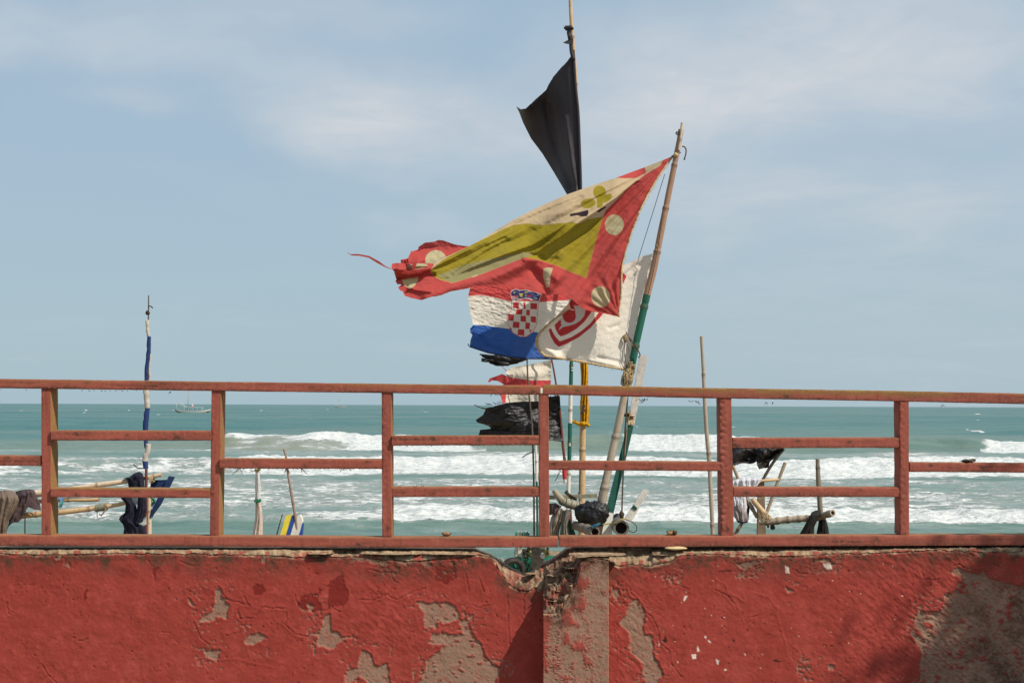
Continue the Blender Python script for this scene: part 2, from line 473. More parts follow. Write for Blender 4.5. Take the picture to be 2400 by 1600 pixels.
c1 = Z(0, 1230, 2.94); c2 = Z(700, 1230, 4.238); c3 = Z(1100, 1230, 4.2375); c4 = Z(1400, 1230, 3.92); c5 = Z(1900, 1230, 4.238)
PEEL = [c1([(1470,450),(1520,440),(1540,500),(1600,540),(1570,570),(1560,640),(1500,640),(1440,680),(1380,660),(1400,630),(1470,590),(1490,540)]),
        c1([(1690,800),(1740,740),(1810,750),(1830,790),(1750,820),(1700,830)]), c1([(1390,870),(1470,850),(1520,870),(1500,920),(1440,910)]),
        c1([(1295,500),(1320,520),(1335,565),(1305,550)]), c1([(385,205),(425,200),(420,235),(395,235)]), c1([(1815,225),(1840,225),(1840,260),(1820,260)]),
        c2([(230,900),(290,900),(300,960),(330,1050),(370,1020),(420,1100),(490,1110),(430,1150),(380,1190),(350,1230),(280,1200),(200,1190),(210,1050)]),
        c2([(1170,780),(1370,768),(1530,785),(1620,870),(1600,930),(1500,970),(1350,980),(1370,1030),(1330,1020),(1270,1020),(1240,920),(1250,870)]),
        c2([(1420,1050),(1500,1090),(1640,1080),(1620,920),(1750,905),(1690,980),(1720,1120),(1830,1200),(1850,1320),(1900,1370),(2020,1420),(1980,1620),(1160,1620),(1250,1470),(1290,1330),(1340,1280),(1420,1220),(1440,1160),(1340,1170),(1300,1160),(1340,1080)]),
        c2([(630,1240),(700,1260),(740,1400),(860,1350),(900,1440),(910,1620),(700,1620),(600,1480),(480,1620),(450,1620),(480,1450),(590,1390)]),
        c2([(105,780),(150,775),(170,800),(140,835),(110,820)]), c2([(1210,350),(1270,355),(1360,410),(1270,410)]), c2([(1510,360),(1550,360),(1575,390),(1550,410)]),
        c2([(930,330),(1080,320),(1095,390),(1000,390)]), c2([(530,330),(860,330),(900,375),(600,372)]),
        c4([(330,680),(380,690),(440,800),(420,900),(440,1000),(500,1030),(530,1100),(500,1200),(560,1260),(600,1360),(560,1480),(460,1480),(420,1300),(350,1200),(290,1110),(300,1000),(200,900),(260,820),(290,730)]),
        c4([(150,640),(180,585),(210,590),(215,650),(180,690)]), c4([(1280,350),(1440,320),(1500,350),(1380,400),(1330,400)]),
        c4([(665,480),(685,480),(690,510),(670,520)]), c4([(1730,580),(1760,590),(1815,610),(1750,630)]), c4([(2000,330),(2140,310),(2150,350),(2060,350)]),
        c4([(1930,1290),(1955,1300),(1945,1330)]), c4([(2130,1300),(2180,1290),(2170,1350),(2140,1350)]), c4([(370,345),(640,335),(620,375),(480,378)]),
        c5([(1430,420),(1500,420),(1560,460),(1700,480),(1850,560),(2060,590),(2119,560),(3000,520),(3000,1650),(1080,1650),(1110,1300),(1090,1200),(1000,1060),(1050,920),(1070,830),(1180,850),(1300,870),(1320,750),(1320,680),(1400,680),(1460,640),(1480,520),(1400,470)]),
        c5([(1620,270),(1720,260),(1740,300),(1700,320)]), c5([(1900,270),(2119,260),(2300,300),(2100,320),(1990,310)])]
DEEP = [c2([(280,600),(380,560),(450,580),(490,720),(460,800),(380,830),(290,840),(280,760)]), c2([(110,700),(200,680),(220,860),(140,850),(0,790),(20,720)]),
        c2([(1370,400),(1560,400),(1570,520),(1440,590),(1340,540)]), c1([(1035,300),(1090,280),(1060,340),(1045,380)]), c1([(575,450),(590,440),(610,500),(590,530)]),
        c2([(185,620),(215,620),(220,680),(195,690)]), c1([(2280,400),(2352,330),(2400,480),(2352,570),(2280,560)]), c1([(1740,410),(1800,400),(1830,450),(1790,490),(1745,460)])]
FLECK = [c4([(1720,370),(1760,380),(1770,450),(1730,440)]), c4([(805,648),(830,648),(800,695),(785,690)]), c4([(868,1180),(910,1180),(910,1222),(880,1225)]),
         c4([(920,1110),(942,1155),(915,1160)]), c4([(1090,1225),(1120,1240),(1110,1280),(1095,1270)]), c4([(1020,1045),(1045,1075),(1035,1085),(1018,1060)]),
         c4([(985,1012),(1000,1012),(1000,1035),(988,1032)]), c4([(2080,360),(2150,370),(2130,410),(2085,385)]), c4([(735,1250),(748,1250),(745,1270)]),
         c4([(1165,1322),(1188,1322),(1185,1338),(1170,1336)]), c4([(565,1090),(580,1095),(572,1118)]), c4([(1350,1180),(1365,1180),(1360,1195)]), c5([(120,390),(200,380),(215,440),(160,440)])]
SPEC = [c4([(605,1060),(625,1010),(655,1060),(620,1085)]), c4([(660,1010),(720,1050),(705,1060)]), c4([(1215,1040),(1265,1060),(1255,1090),(1235,1060)]), c4([(1195,1105),(1220,1120),(1210,1135)]),
        c4([(1375,950),(1400,950),(1385,980)]), c4([(1610,1240),(1660,1230),(1710,1255),(1640,1258)]), c4([(1110,418),(1240,415),(1240,428),(1115,430)]), c4([(2080,665),(2100,665),(2095,680)]),
        c2([(1035,0),(1036,0),(1036,1)])]
CRACK = [c2([(600,740),(700,745),(880,690),(980,740),(1150,650),(1260,630)]), c2([(1620,870),(1720,800),(1780,820),(1900,790)]), c2([(2080,680),(2070,760),(2085,900),(2090,1270)]),
         c2([(1690,1150),(1830,1200),(1850,1320),(1900,1370),(2020,1420),(1990,1500)]), c2([(2240,650),(2230,900)]), c2([(700,440),(800,465),(920,460)]), c2([(240,850),(330,830),(400,860)]),
         c2([(910,460),(950,560),(1000,580)]), c2([(1660,480),(1690,660)]), c2([(1790,520),(1850,660)]),
         c4([(290,570),(310,620),(380,690),(440,800),(500,850),(560,980),(580,1080),(650,1150),(680,1280),(780,1400)]), c4([(690,550),(760,560),(850,600)]), c4([(500,1215),(560,1260),(600,1370)]),
         c4([(1080,590),(1200,650),(1290,780)]), c4([(1390,850),(1500,830)]), c4([(1800,400),(1850,440),(2000,450)]),
         c1([(1640,580),(1650,640),(1750,640)]), c1([(1760,620),(1820,560),(1970,575),(1975,650),(1960,690),(2030,750),(2150,770)]), c1([(1340,670),(1380,780),(1450,820)]),
         c1([(1550,760),(1640,740),(1700,670)]), c1([(1500,420),(1560,500),(1640,530),(1720,560)]), c1([(1280,440),(1360,480),(1400,520)]), c1([(40,530),(55,600),(75,615)]), c1([(1240,250),(1300,270),(1370,280)]),
         c1([(2030,480),(2060,540),(2090,590)]), c1([(1680,490),(1720,560)]), c1([(530,785),(560,795),(600,780)]), c1([(1110,738),(1170,742)]), c1([(280,960),(330,1030),(390,1088)]),
         c5([(1100,460),(1130,530),(1200,540),(1290,545)]), c5([(1420,400),(1500,395),(1560,440),(1700,455)]), c5([(360,1320),(420,1330)]), c5([(940,660),(985,760)])]
RIDGE = [c4([(1080,490),(1180,550),(1200,620),(1350,700)]), c4([(1430,620),(1580,670),(1650,760),(1650,830),(1720,1050),(1740,1180),(1800,1250)]), c1([(1530,930),(1640,920),(1720,950),(1900,980)]), c4([(590,575),(680,560)])]

def union(px, py, polys, closed=True):
    best = np.full(np.shape(px), 1e3)
    for q in polys:
        a = np.array(q); m = 26
        sel = (px > a[:, 0].min() - m) & (px < a[:, 0].max() + m) & (py > a[:, 1].min() - m) & (py < a[:, 1].max() + m)
        if sel.any():
            best[sel] = np.minimum(best[sel], polydist(px[sel], py[sel], q, closed))
    return best

def plaster(px, py, cement=0.0):
    """relief (metres, towards the viewer) and paint masks of the plaster at photo position px, py"""
    wx = 2.6 * fbm(px / 4.5, py / 4.5, 3, 203) + 6 * fbm(px / 13, py / 13, 4, 3) + 9 * fbm(px / 45, py / 45, 2, 8); wy = 2.6 * fbm(px / 4.5, py / 4.5, 3, 213) + 6 * fbm(px / 13, py / 13, 4, 13) + 9 * fbm(px / 45, py / 45, 2, 18)
    u, v = px + wx, py + wy
    big = fbm(px / 160, py / 160, 3, 5); mid = fbm(px / 34, py / 26, 4, 6); fine = fbm(px / 9, py / 9, 3, 7)
    ca, sa = math.cos(0.7), math.sin(0.7)
    comb = fbm((px * ca + py * sa) / 26, (-px * sa + py * ca) / 9, 4, 9)         # slanting trowel and stipple marks
    right = sm(px, 1850, 2150); stip = np.clip(right + 0.75 * np.exp(-((px - 905) / 85.0) ** 2 - ((py - 1480) / 90.0) ** 2) + 0.6 * sm(px, 1440, 1450) * sm(-px, -1560, -1500), 0, 1)
    h = 0.0055 * big + 0.0024 * mid + 0.0010 * fine + (0.0007 + 0.0038 * stip) * comb
    # paint
    peel = union(u, v, PEEL)
    small = fbm(px / 9, py / 9, 5, 41, .6) + 0.55 * fbm(px / 80, py / 80, 3, 44)
    pk = sm(-peel, -1.2, 1.2)
    peppered = sm(small, 0.25, 0.31) * sm(-peel, -60, -6) * 0.9
    pk = np.maximum(pk, peppered)
    far_r = sm(px, 2120, 2180) * sm(py, 1330, 1350)
    remn = sm(fbm(px / 70, py / 55, 3, 67), -.22, .12) * sm(fbm(px / 19 + .5 * fbm(px / 7, py / 7, 2, 64), py / 16, 5, 61, .58) + 0.15 * mid, 0.13, 0.24) * np.clip(far_r + 0.55 * sm(-peel, 3, 12), 0, 1)
    pk = pk * (1 - remn * sm(px, 2080, 2120)) * (1 - 0.85 * sm(fbm(px / 15, py / 12, 4, 63), 0.3, 0.36) * sm(-px, -1300, -1200) * sm(px, 800, 1000))
    pk = np.maximum(pk, cement)
    h = h - 0.0048 * pk + 0.0020 * pk * fbm(px / 3.5, py / 3.5, 2, 51)
    rough_r = far_r * sm(-peel, -2, 8)
    h = h + rough_r * (0.0025 * comb + 0.0075 * fbm(px / 10, py / 8, 5, 52, .62) - 0.004)
    # lifted paint lip round the bare patches
    h = h + 0.0016 * np.exp(-((peel - 3.0) / 2.6) ** 2) * (1 - pk)
    dp = sm(-union(u, v, DEEP), -1, 1); h = h - 0.0022 * dp
    deep = np.clip(dp + 0.5 * sm(fbm(px / 55, py / 40, 4, 71), .15, .4) * sm(-py, -1400, -1320), 0, 1)
    fl = sm(-union(px + .3 * wx, py + .3 * wy, FLECK), -1, 1)
    tiny = sm(fbm(px / 5, py / 5, 2, 81), .60, .66) * sm(fbm(px / 120, py / 120, 2, 83) + .25 * (px > 1500), .25, .4) * (px > 1450) * (px < 2150)
    fl = np.maximum(fl, 0.8 * tiny)
    sp = sm(-union(px + .4 * wx, py + .4 * wy, SPEC), -1, 1)
    cr = union(px + .45 * wx, py + .45 * wy, CRACK, False)
    ck = np.clip(1.25 - cr, 0, 1) * sm(fbm(px / 18, py / 18, 3, 95), -.25, .15)
    hair = np.abs(fbm(px / 60, py / 60, 5, 91)); hk = sm(-hair, -0.011, -0.003) * sm(fbm(px / 70, py / 70, 2, 93), 0.08, 0.25)
    h = h - 0.0028 * np.clip(1.6 - cr, 0, 1) + 0.0010 * np.exp(-((cr - 3.5) / 3) ** 2) - 0.0025 * hk
    h = h + 0.0020 * np.exp(-(union(px + .4 * wx, py + .4 * wy, RIDGE, False) / 2.0) ** 2)
    pit = sm(fbm(px / 8, py / 6.5, 3, 97), .43, .55) * sm(fbm(px / 90, py / 90, 2, 99) + 0.4 * stip, .0, .25); h = h - 0.0055 * pit
    crack = np.clip(0.62 * ck + 0.25 * hk + 0.9 * sp + 0.25 * pit, 0, 1)
    return h, dict(peel=pk, deep=deep * (1 - pk), fleck=fl, crack=crack)

def wall_section(name, cols, depth, Yp, y1, y2, y3, d2, d3, dback, parent, bottom, rubble, cement_fn=None, ground_y=1705, ntop=24, stepy=2.2):
    """cols: photo columns; depth: extra distance of the column behind Yp; y1 painted edge, y2 broken bed, y3 bed under the rail"""
    cols = np.asarray(cols, float); depth = np.asarray(depth, float); n = len(cols)
    top1 = ip(cols, y1) + 3.6 * fbm(cols / 28, cols * 0, 3, 303) + 2.2 * fbm(cols / 9, cols * 0, 4, 3) + 1.2 * fbm(cols / 3, cols * 0, 2, 4)
    nf = int(360 / stepy)
    k = np.linspace(0, 1, nf)
    PX = np.repeat(cols[:, None], nf, 1); PY = bottom + (top1[:, None] - bottom) * k[None, :]
    cem = cement_fn(PX, PY) if cement_fn else 0.0
    h, at = plaster(PX, PY, cem)
    edge = sm(PY, top1[:, None] + 14, top1[:, None] + 2)          # crumbling paint along the top edge
    h = h + edge * 0.006 * fbm(PX / 10, PY / 7, 3, 23) - 0.010 * sm(PY, top1[:, None] + 5, top1[:, None])
    side = (depth[:, None] > 1e-4)
    front = P(PX, PY, Yp + depth[:, None]); front[..., 1] -= np.where(side, 0, h)
    sg = np.where(cols < cols.mean(), -1, 1)
    front[..., 0] += np.where(side, sg[:, None] * h, 0)
    grime_shade = np.clip(0.45 * sm(PY, top1[:, None] + 26, top1[:, None] + 4) + 1.0 * sm(PY, top1[:, None] + 74, top1[:, None] + 4) * (0.75 + 1.6 * fbm(PX / 70, PY / 90, 4, 33)) + 0.9 * edge * sm(fbm(PX / 14, PY / 9, 3, 35), -.1, .4), 0, 1)
    rawf = sm(PY, top1[:, None] + 7, top1[:, None] + 2) * sm(fbm(PX / 26, PY / 8, 3, 37), -0.05, .2)
    grime_shade = np.clip(grime_shade + .75 * sm(PX, 2170, 2330) * sm(PY, 1320, 1420) * sm(fbm(PX / 60, PY / 70, 4, 131), -.25, .2), 0, 1)  # lower right end: shade deepened in the wall colour, on top of the tree's
    at['peel'] = np.maximum(at['peel'], rawf); at['raw'] = rawf; at['grime_shade'] = grime_shade
    foot = P(cols, np.full(n, ground_y), Yp + depth); foot[:, 2] = -0.05
    blocks = [foot[:, None, :], front]
    def ext(a, val=0.0):
        return np.concatenate([np.full((n, 1), 0.0), a, np.zeros((n, 0))], 1)
    A = {q: [np.zeros((n, 1)), at[q]] for q in ('peel', 'deep', 'fleck', 'crack', 'grime_shade', 'raw')}
    # bed: from painted edge up to the broken top, then back under the rail
    yb = ip(cols, y2); yc = ip(cols, y3)
    rows = []
    for i in range(1, ntop + 1):
        f = i / ntop
        if f <= 0.5:
            g = f / 0.5; py = top1 + (yb - top1) * (g ** 0.8); dd = d2 * g
        else:
            g = (f - 0.5) / 0.5; py = yb + (yc - yb) * g; dd = d2 + (d3 - d2) * g
        p = P(cols, py, Yp + np.maximum(dd, depth))
        amp = rubble(cols) if callable(rubble) else rubble * np.ones(n)
        big_r = np.clip((amp - .006) / .012, 0, 1)
        yy = py / 13 + f * 2.0
        ra, rb = cols / 13 * .8 + yy * .6, -cols / 13 * .6 + yy * .8
        lump = fbm(ra * .6, rb * .6, 3, 15); chunk = fbm(ra * 1.35, rb * 1.35, 4, 16, .6)
        p[:, 2] += amp * (0.9 * lump + 0.5 * chunk) * (0.25 if i == ntop else 1)
        p[:, 1] -= amp * (1.3 * np.abs(lump) * 1.6 + 1.1 * chunk - .4) * (0.2 if i > ntop - 2 else 1)
        rows.append(p[:, None, :])
        hole = sm(-chunk - .5 * lump, .02, .28)
        m = {'peel': 1 - np.maximum(.8 * big_r * sm(fbm(cols / 15, yy, 3, 119), .18, .32), .85 * (f < .35) * sm(fbm(cols / 30, yy * .6, 4, 121), .02, .18)), 'raw': np.clip((1 - 0.55 * sm(fbm(cols / 20, yy, 3, 19), .05, .3)) * (1 - .75 * big_r * sm(-chunk, -.22, .05)), 0, 1), 'deep': 0.5 * big_r, 'fleck': np.zeros(n), 'crack': np.zeros(n),
             'grime_shade': np.clip((0.48 if f < .6 else 0.85) * (1 - big_r) + 1.2 * fbm(cols / 18, yy, 3, 27) * (1 - big_r) + big_r * (.42 + .8 * hole + .35 * sm(-lump, -.1, .2)), 0, 1)}  # bed darker under the rail, rubble darker in its hollows
        for q in A: A[q].append(m[q][:, None])
    last = rows[-1][:, 0, :].copy()
    b1 = last.copy(); b1[:, 1] = Yp + dback; b2 = b1.copy(); b2[:, 2] = -0.6
    rows += [b1[:, None, :], b2[:, None, :]]
    for q in A: A[q] += [np.ones((n, 2)) * (q in ('peel',))]
    V = np.concatenate(blocks + rows, 1)
    o = new_mesh(name, V, grid_faces(n, V.shape[1])[:, ::-1], M_WALL, parent, attrs={q: np.concatenate(a, 1) for q, a in A.items()})
    return o

wall = thing('wall', 'weathered red painted plaster wall with a broken notch beside its bare cement pilaster', 'wall', (0, YW, 0))
inL = np.arange(-160, 1269, 2.2)
Lcols = np.concatenate([np.linspace(-1500, -170, 60), inL, [1269, 1271.5, 1274]])
y1L = [(-1500,1297),(0,1296),(100,1299),(300,1296),(450,1297),(570,1300),(660,1303),(720,1306),(780,1304),(860,1304),(905,1310),(950,1315),(1000,1312),(1050,1308),(1100,1302),(1125,1300),(1150,1304),(1162,1322),(1174,1340),(1185,1356),(1195,1372),(1210,1381),(1235,1382),(1255,1379),(1274,1386)]
y2L = [(-1500,1288),(0,1288),(300,1287.5),(700,1288),(779,1289),(784,1299),(842,1300),(848,1291),(1000,1291),(1110,1292),(1124,1296),(1150,1303),(1160,1312),(1172,1328),(1185,1338),(1200,1346),(1226,1352),(1240,1349),(1274,1345)]
y3L = [(-1500,1283),(0,1283),(700,1284),(1000,1286),(1112,1287),(1122,1292),(1150,1303),(1175,1320),(1200,1335),(1225,1347),(1240,1347),(1252,1338),(1274,1322)]
wall_section('plaster_panel', Lcols, np.zeros(len(Lcols)), YW, y1L, y2L, y3L, 0.055, 0.12, 0.23, wall, 1650, lambda c: 0.006 + 0.010 * sm(c, 1130, 1200), ntop=36)
Rcols = np.concatenate([[1424, 1426], np.arange(1428, 2560, 2.2), np.linspace(2565, 3900, 60)])
y1R = [(1424,1316),(1429,1319),(1446,1327),(1474,1322),(1527,1325),(1578,1314),(1584,1306),(1617,1299),(1655,1296),(1757,1301),(1808,1304),(1885,1303),(1961,1296),(2041,1296),(2112,1291),(2207,1289),(2400,1295),(3900,1298)]
y2R = [(1424,1309),(1464,1312),(1527,1307),(1529,1293),(1578,1292),(1655,1291),(1757,1290),(1808,1293),(1846,1289),(2000,1289),(2112,1285),(2254,1283),(2400,1283),(3900,1284)]
y3R = [(1424,1282),(1464,1282),(1700,1281),(2000,1279.5),(2400,1277.5),(3900,1276)]
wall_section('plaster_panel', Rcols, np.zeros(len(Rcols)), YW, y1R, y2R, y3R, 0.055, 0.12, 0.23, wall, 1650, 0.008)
# pilaster: proud of the wall, its upper left corner broken away to the rubble core
Yp = YW - 0.15
kf = Yp / YW
fc = np.arange(1273, 1428.1, 1.9)
pc = np.concatenate([[1273] * 7, fc, [1428] * 5]); pdp = np.concatenate([np.linspace(0.15, 0.02, 7), np.zeros(len(fc)), np.linspace(0.02, 0.15, 5)])
y1P = [(1273,1438),(1290,1436),(1313,1434),(1320,1420),(1336,1392),(1352,1366),(1360,1328),(1378,1309),(1400,1306),(1427,1311)]
y2P = [(1273,1372),(1282,1345),(1290,1332),(1310,1322),(1336,1316),(1360,1308),(1378,1304),(1427,1303)]
y3P = [(1273,1322),(1290,1316),(1305,1306),(1318,1297),(1330,1288),(1345,1284),(1427,1284)]
def pil_cement(px, py):
    r = fbm(px / 34, py / 40, 3, 101) + 0.55 * fbm(px / 4, py / 4, 3, 103) + 0.45 * sm(-px, -1400, -1290) * sm(-py, -1560, -1380) - 0.30 * sm(px, 1390, 1425) + 0.25 * sm(-px, -1300, -1275) - 0.08
    return 1 - 0.9 * sm(r, -0.02, 0.34)
wall_section('pilaster', pc, pdp, Yp, y1P, y2P, y3P, 0.17, 0.26, 0.40, wall, 1650, lambda c: 0.004 + 0.020 * sm(-c, -1370, -1340), pil_cement, ntop=60)

def rock(name, c, r, seed, mat, parent, amp=0.5, n=16, box=False, freq=2.2):
    m = MB(); m.blob((0, 0, 0), (1, 1, 1), seed, amp, n, 0, freq)
    v = np.array([tuple(q) for q in m.v])
    if box:
        v = np.sign(v) * np.abs(v) ** 0.42
    v = v * np.array(r) + 0.006 * np.stack([fbm(v[:, 0] * 5, v[:, 2] * 5, 3, seed + i) for i in range(3)], 1) + np.array(c)
    k = np.ones(len(v)); g = np.clip(0.25 + 0.9 * fbm(v[:, 0] * 30, v[:, 2] * 30, 3, seed + 5), 0, 1)
    o = new_mesh(name, v, [tuple(f) for f in m.f], mat, parent, attrs=dict(peel=k, raw=np.clip(0.75 + fbm(v[:, 0] * 20, v[:, 2] * 20, 2, seed), 0, 1), grime_shade=g, deep=0 * k, fleck=0 * k, crack=0 * k))
    return o
def px_box(x0, y0, x1, y1, Y):
    a = P([x0, x1], [y0, y1], Y); c = a.mean(0); r = np.abs(a[1] - a[0]) / 2
    return tuple(c), (r[0], 0.07, r[1])
c_, r_ = px_box(1334, 1287, 1463, 1309, Yp + 0.09); rock('coping_slab', c_, r_, 3, M_WALL, wall, 0.25, 26, True)
c_, r_ = px_box(1232, 1332, 1258, 1354, YW + 0.05); rock('rubble_stone', c_, (r_[0], 0.04, r_[2]), 8, M_WALL, wall, 0.55)
c_, r_ = px_box(1283, 1322, 1312, 1372, YW - 0.02); rock('rubble_stone', c_, (r_[0], 0.045, r_[2]), 12, M_WALL, wall, 0.8)
c_, r_ = px_box(1318, 1306, 1352, 1352, YW - 0.05); rock('rubble_stone', c_, (r_[0], 0.05, r_[2]), 19, M_WALL, wall, 0.7)
c_, r_ = px_box(1328, 1352, 1350, 1376, YW - 0.09); rock('rubble_stone', c_, (r_[0], 0.04, r_[2]), 23, M_WALL, wall, 0.7)
c_, r_ = px_box(1308, 1388, 1330, 1418, YW - 0.11); rock('rubble_stone', c_, (r_[0], 0.035, r_[2]), 27, M_WALL, wall, 0.7)
for (x0, y0, x1, y1, dd, sd_) in ((1296, 1340, 1322, 1366, .0, 41), (1342, 1330, 1360, 1352, -.08, 43), (1300, 1372, 1322, 1394, -.06, 47), (1278, 1352, 1298, 1384, -.03, 53), (1286, 1394, 1308, 1420, -.10, 59), (1322, 1328, 1340, 1346, -.04, 61)):
    c_, r_ = px_box(x0, y0, x1, y1, YW + dd); rock('rubble_stone', c_, (r_[0], 0.032, r_[2]), sd_, M_WALL, wall, 0.9, 14, False, 3.0)
c_, r_ = px_box(1526, 1289, 1566, 1306, YW + 0.07); rock('coping_slab', c_, (r_[0], 0.06, r_[2]), 31, M_WALL, wall, 0.3, 18, True)
c_, r_ = px_box(722, 1289, 782, 1301, YW + 0.04); rock('coping_slab', c_, (r_[0], 0.06, r_[2]), 37, M_WALL, wall, 0.3, 18, True)
c_, r_ = px_box(848, 1289, 990, 1302, YW + 0.05); rock('coping_slab', c_, (r_[0], 0.06, r_[2]), 38, M_WALL, wall, 0.3, 26, True)
c_, r_ = px_box(992, 1289, 1120, 1303, YW + 0.05); rock('coping_slab', c_, (r_[0], 0.06, r_[2]), 39, M_WALL, wall, 0.3, 26, True)

# ------------------------------------------------------------------ the wooden railing
def m_wood(t):
    moss = t.attr('moss'); worn = t.attr('worn')
    g = t.noise(t.obj(), 9, 6, 0.6, 0.5); f = t.noise(t.geo((3, 3, 3)), 22, 6, 0.68); f2 = t.noise(t.geo(), 160, 4, 0.7)
    red = t.mix(g, (0.285, 0.066, 0.043), (0.40, 0.108, 0.072))
    red = t.mix(t.math('MULTIPLY', t.step(f, 0.52, 0.72), 0.55), red, (0.17, 0.045, 0.028))
    sw = t.noise(t.geo((60, 6, 7), (0, .75, 0)), 1.0, 3, .5)
    red = t.mix(t.math('MULTIPLY', t.step(sw, .55, .72), .40), red, (0.17, 0.040, 0.026))
    red = t.mix(t.math('MULTIPLY', t.step(sw, .42, .26), .22), red, (0.52, 0.17, 0.125))
    w = t.math('MULTIPLY', worn, t.step(t.math('ADD', t.math('MULTIPLY', f, .6), t.math('MULTIPLY', f2, .4)), 0.36, 0.56))
    col = t.mix(w, red, t.mix(f2, (0.10, 0.045, 0.025), (0.055, 0.028, 0.018)))
    oc = t.mix(f, (0.085, 0.062, 0.014), (0.40, 0.235, 0.066))
    mm = t.math('MULTIPLY', moss, t.step(t.math('ADD', t.math('MULTIPLY', g, .55), t.math('MULTIPLY', f, .45)), 0.30, 0.58))
    col = t.mix(mm, col, oc)
    return principled(t, col, 0.72, t.math('ADD', t.math('MULTIPLY', f2, .3), f), 0.30, 0.004, 0.25)
M_WOOD = material('weathered_painted_wood', m_wood)

YF = YW + 0.05                              # front faces of the railing
rail = thing('railing', 'red painted wooden railing of rough posts and staggered rails on top of the wall', 'railing', tuple(P(1200, 1265, YF)))
splint = MB()
def flat_edges(o, ang=40):
    me = o.data
    import bmesh
    bm = bmesh.new(); bm.from_mesh(me)
    lim = math.radians(ang)
    for e in bm.edges:
        if len(e.link_faces) == 2 and e.calc_face_angle(0) > lim: e.smooth = False
    bm.to_mesh(me); bm.free()
    return o
def beam(name, a0, b0, a1, b1, dep, Yf, kind, seed, sawn=0.0, mosstop=0.2, mossface=0.0, sidemoss=0.0, parent=rail, curve=None):
    """a sawn timber; its front face runs between photo edges (a0 -> a1) and (b0 -> b1)"""
    A0, B0, A1, B1 = (P(p[0], p[1], Yf) for p in (a0, b0, a1, b1))
    L = np.linalg.norm((A1 + B1) / 2 - (A0 + B0) / 2); ns = max(int(L / 0.011), 8)
    # section: front edge a -> b, then back; u in 0..1 across, v depth
    q = [0.0, 0.03, 0.10, 0.25, 0.4, 0.55, 0.7, 0.85, 0.94, 1.0]
    sec = [(u, 0.0) for u in q[1:-1]] + [(1.0, 0.04), (1, .15), (1, .4), (1, .65), (1, .88), (1.0, 1.0)] + [(.75, 1.0), (.5, 1.0), (.25, 1.0)] + [(0, 1.0), (0, .88), (0, .65), (0, .4), (0, .15), (0, 0.04)]
    su = np.array([s[0] for s in sec]); sv = np.array([s[1] for s in sec]); m = len(sec)
    s = np.linspace(0, 1, ns)
    bow = (0 if curve is None else np.interp(s, [c[0] for c in curve], [c[1] for c in curve])) * np.ones(ns)
    A = A0[None] + (A1 - A0)[None] * s[:, None]; B = B0[None] + (B1 - B0)[None] * s[:, None]
    A[:, 2] += bow; B[:, 2] += bow
    V = A[:, None, :] + (B - A)[:, None, :] * su[None, :, None]
    V[..., 1] += dep * sv[None, :]
    lx = s * L
    LX = np.repeat(lx[:, None], m, 1); SU = np.repeat(su[None], ns, 0); SV = np.repeat(sv[None], ns, 0)
    per = np.arange(m)[None, :] * 0.7 + 0 * LX
    out = np.stack([0 * LX, np.where(SV == 0, -1.0, np.where(SV == 1, 1.0, 0)), 0 * LX], -1)
    nrm = (B - A); nrm = nrm / np.linalg.norm(nrm, axis=1, keepdims=True)
    out = out + nrm[:, None, :] * np.where(SU <= 0, -1.0, np.where(SU >= 1, 1.0, 0.0))[..., None]
    amp = 0.0016 * fbm(LX * 9, per, 3, seed) + 0.0009 * fbm(LX * 40, per * 2, 2, seed + 1)
    edge = np.minimum(np.minimum(SU, 1 - SU) * 10, 1) * 1.0
    corner = ((SU <= 0.031) | (SU >= 0.969)) & ((SV <= 0.05))
    chip = sm(fbm(LX * 16, SU * 3 + seed, 3, seed + 2), 0.10, 0.42)
    amp = amp - corner * (0.0012 + 0.0042 * chip)
    if sawn:
        amp = amp - sawn * 0.0058 * (SV == 0) * sm(np.sin(LX * 2 * np.pi / 0.031 + SU * 4.2 + 1.5 * fbm(LX * 3, SU, 2, seed)), 0.1, 1) * np.where(SU < 0.5, 1, 0.25)
    V = V + out * amp[..., None]
    top = (SU <= 0.0) if kind == 'h' else np.zeros_like(SU, bool)
    moss = np.where(top, max(mosstop, .55), 0.0)
    if kind == 'h':
        moss = np.where((SV == 0), mossface * sm(1 - SU, 0.25, 0.75) * sm(fbm(LX * 1.2, SU * 0.6, 3, seed + 6) + mossface * .5, -.1, .45) + mosstop * sm(1 - SU, .75, .98), moss)
    else:
        moss = np.where(SV > 0.02, sidemoss, 0.06 * (SU > .8))
    worn = np.clip(0.22 + 0.7 * fbm(LX * 2.2, SU * 1.5, 3, seed + 7) + 0.55 * corner * chip + 0.45 * (SU > 0.84) * (kind == 'h'), 0, 1)
    if kind == 'v':
        worn = np.clip(worn + 1.4 * np.exp(-((LX - (L - .035 - .004 * (seed % 3))) / .011) ** 2 - ((SU - .42 - .05 * (seed % 4)) / .16) ** 2) * (SV == 0) * (seed % 2) + .5 * sm(LX, L - .02, L), 0, 1.3)
    else:
        for kx in range(3):
            c0_ = L * ((seed * .37 + kx * .31) % 1); worn = np.clip(worn + 1.1 * np.exp(-((LX - c0_) / .014) ** 2 - ((SU - .3 - .2 * kx) / .18) ** 2) * (SV == 0), 0, 1.3)
        crk = np.abs(SU - .5 - .25 * fbm(LX * 1.3, LX * 0, 3, seed + 11)); worn = np.clip(worn + .8 * sm(-crk, -.07, -.01) * sm(fbm(LX * 1.6, LX * 0, 2, seed + 12), .05, .25) * (SV == 0), 0, 1.3)
    F = np.concatenate([grid_faces(ns, m), np.array([[i * m + m - 1, (i + 1) * m + m - 1, (i + 1) * m, i * m] for i in range(ns - 1)])])
    me_v = V.reshape(-1, 3)
    faces = [tuple(f) for f in F] + [tuple(range(m)), tuple((ns - 1) * m + j for j in reversed(range(m)))]
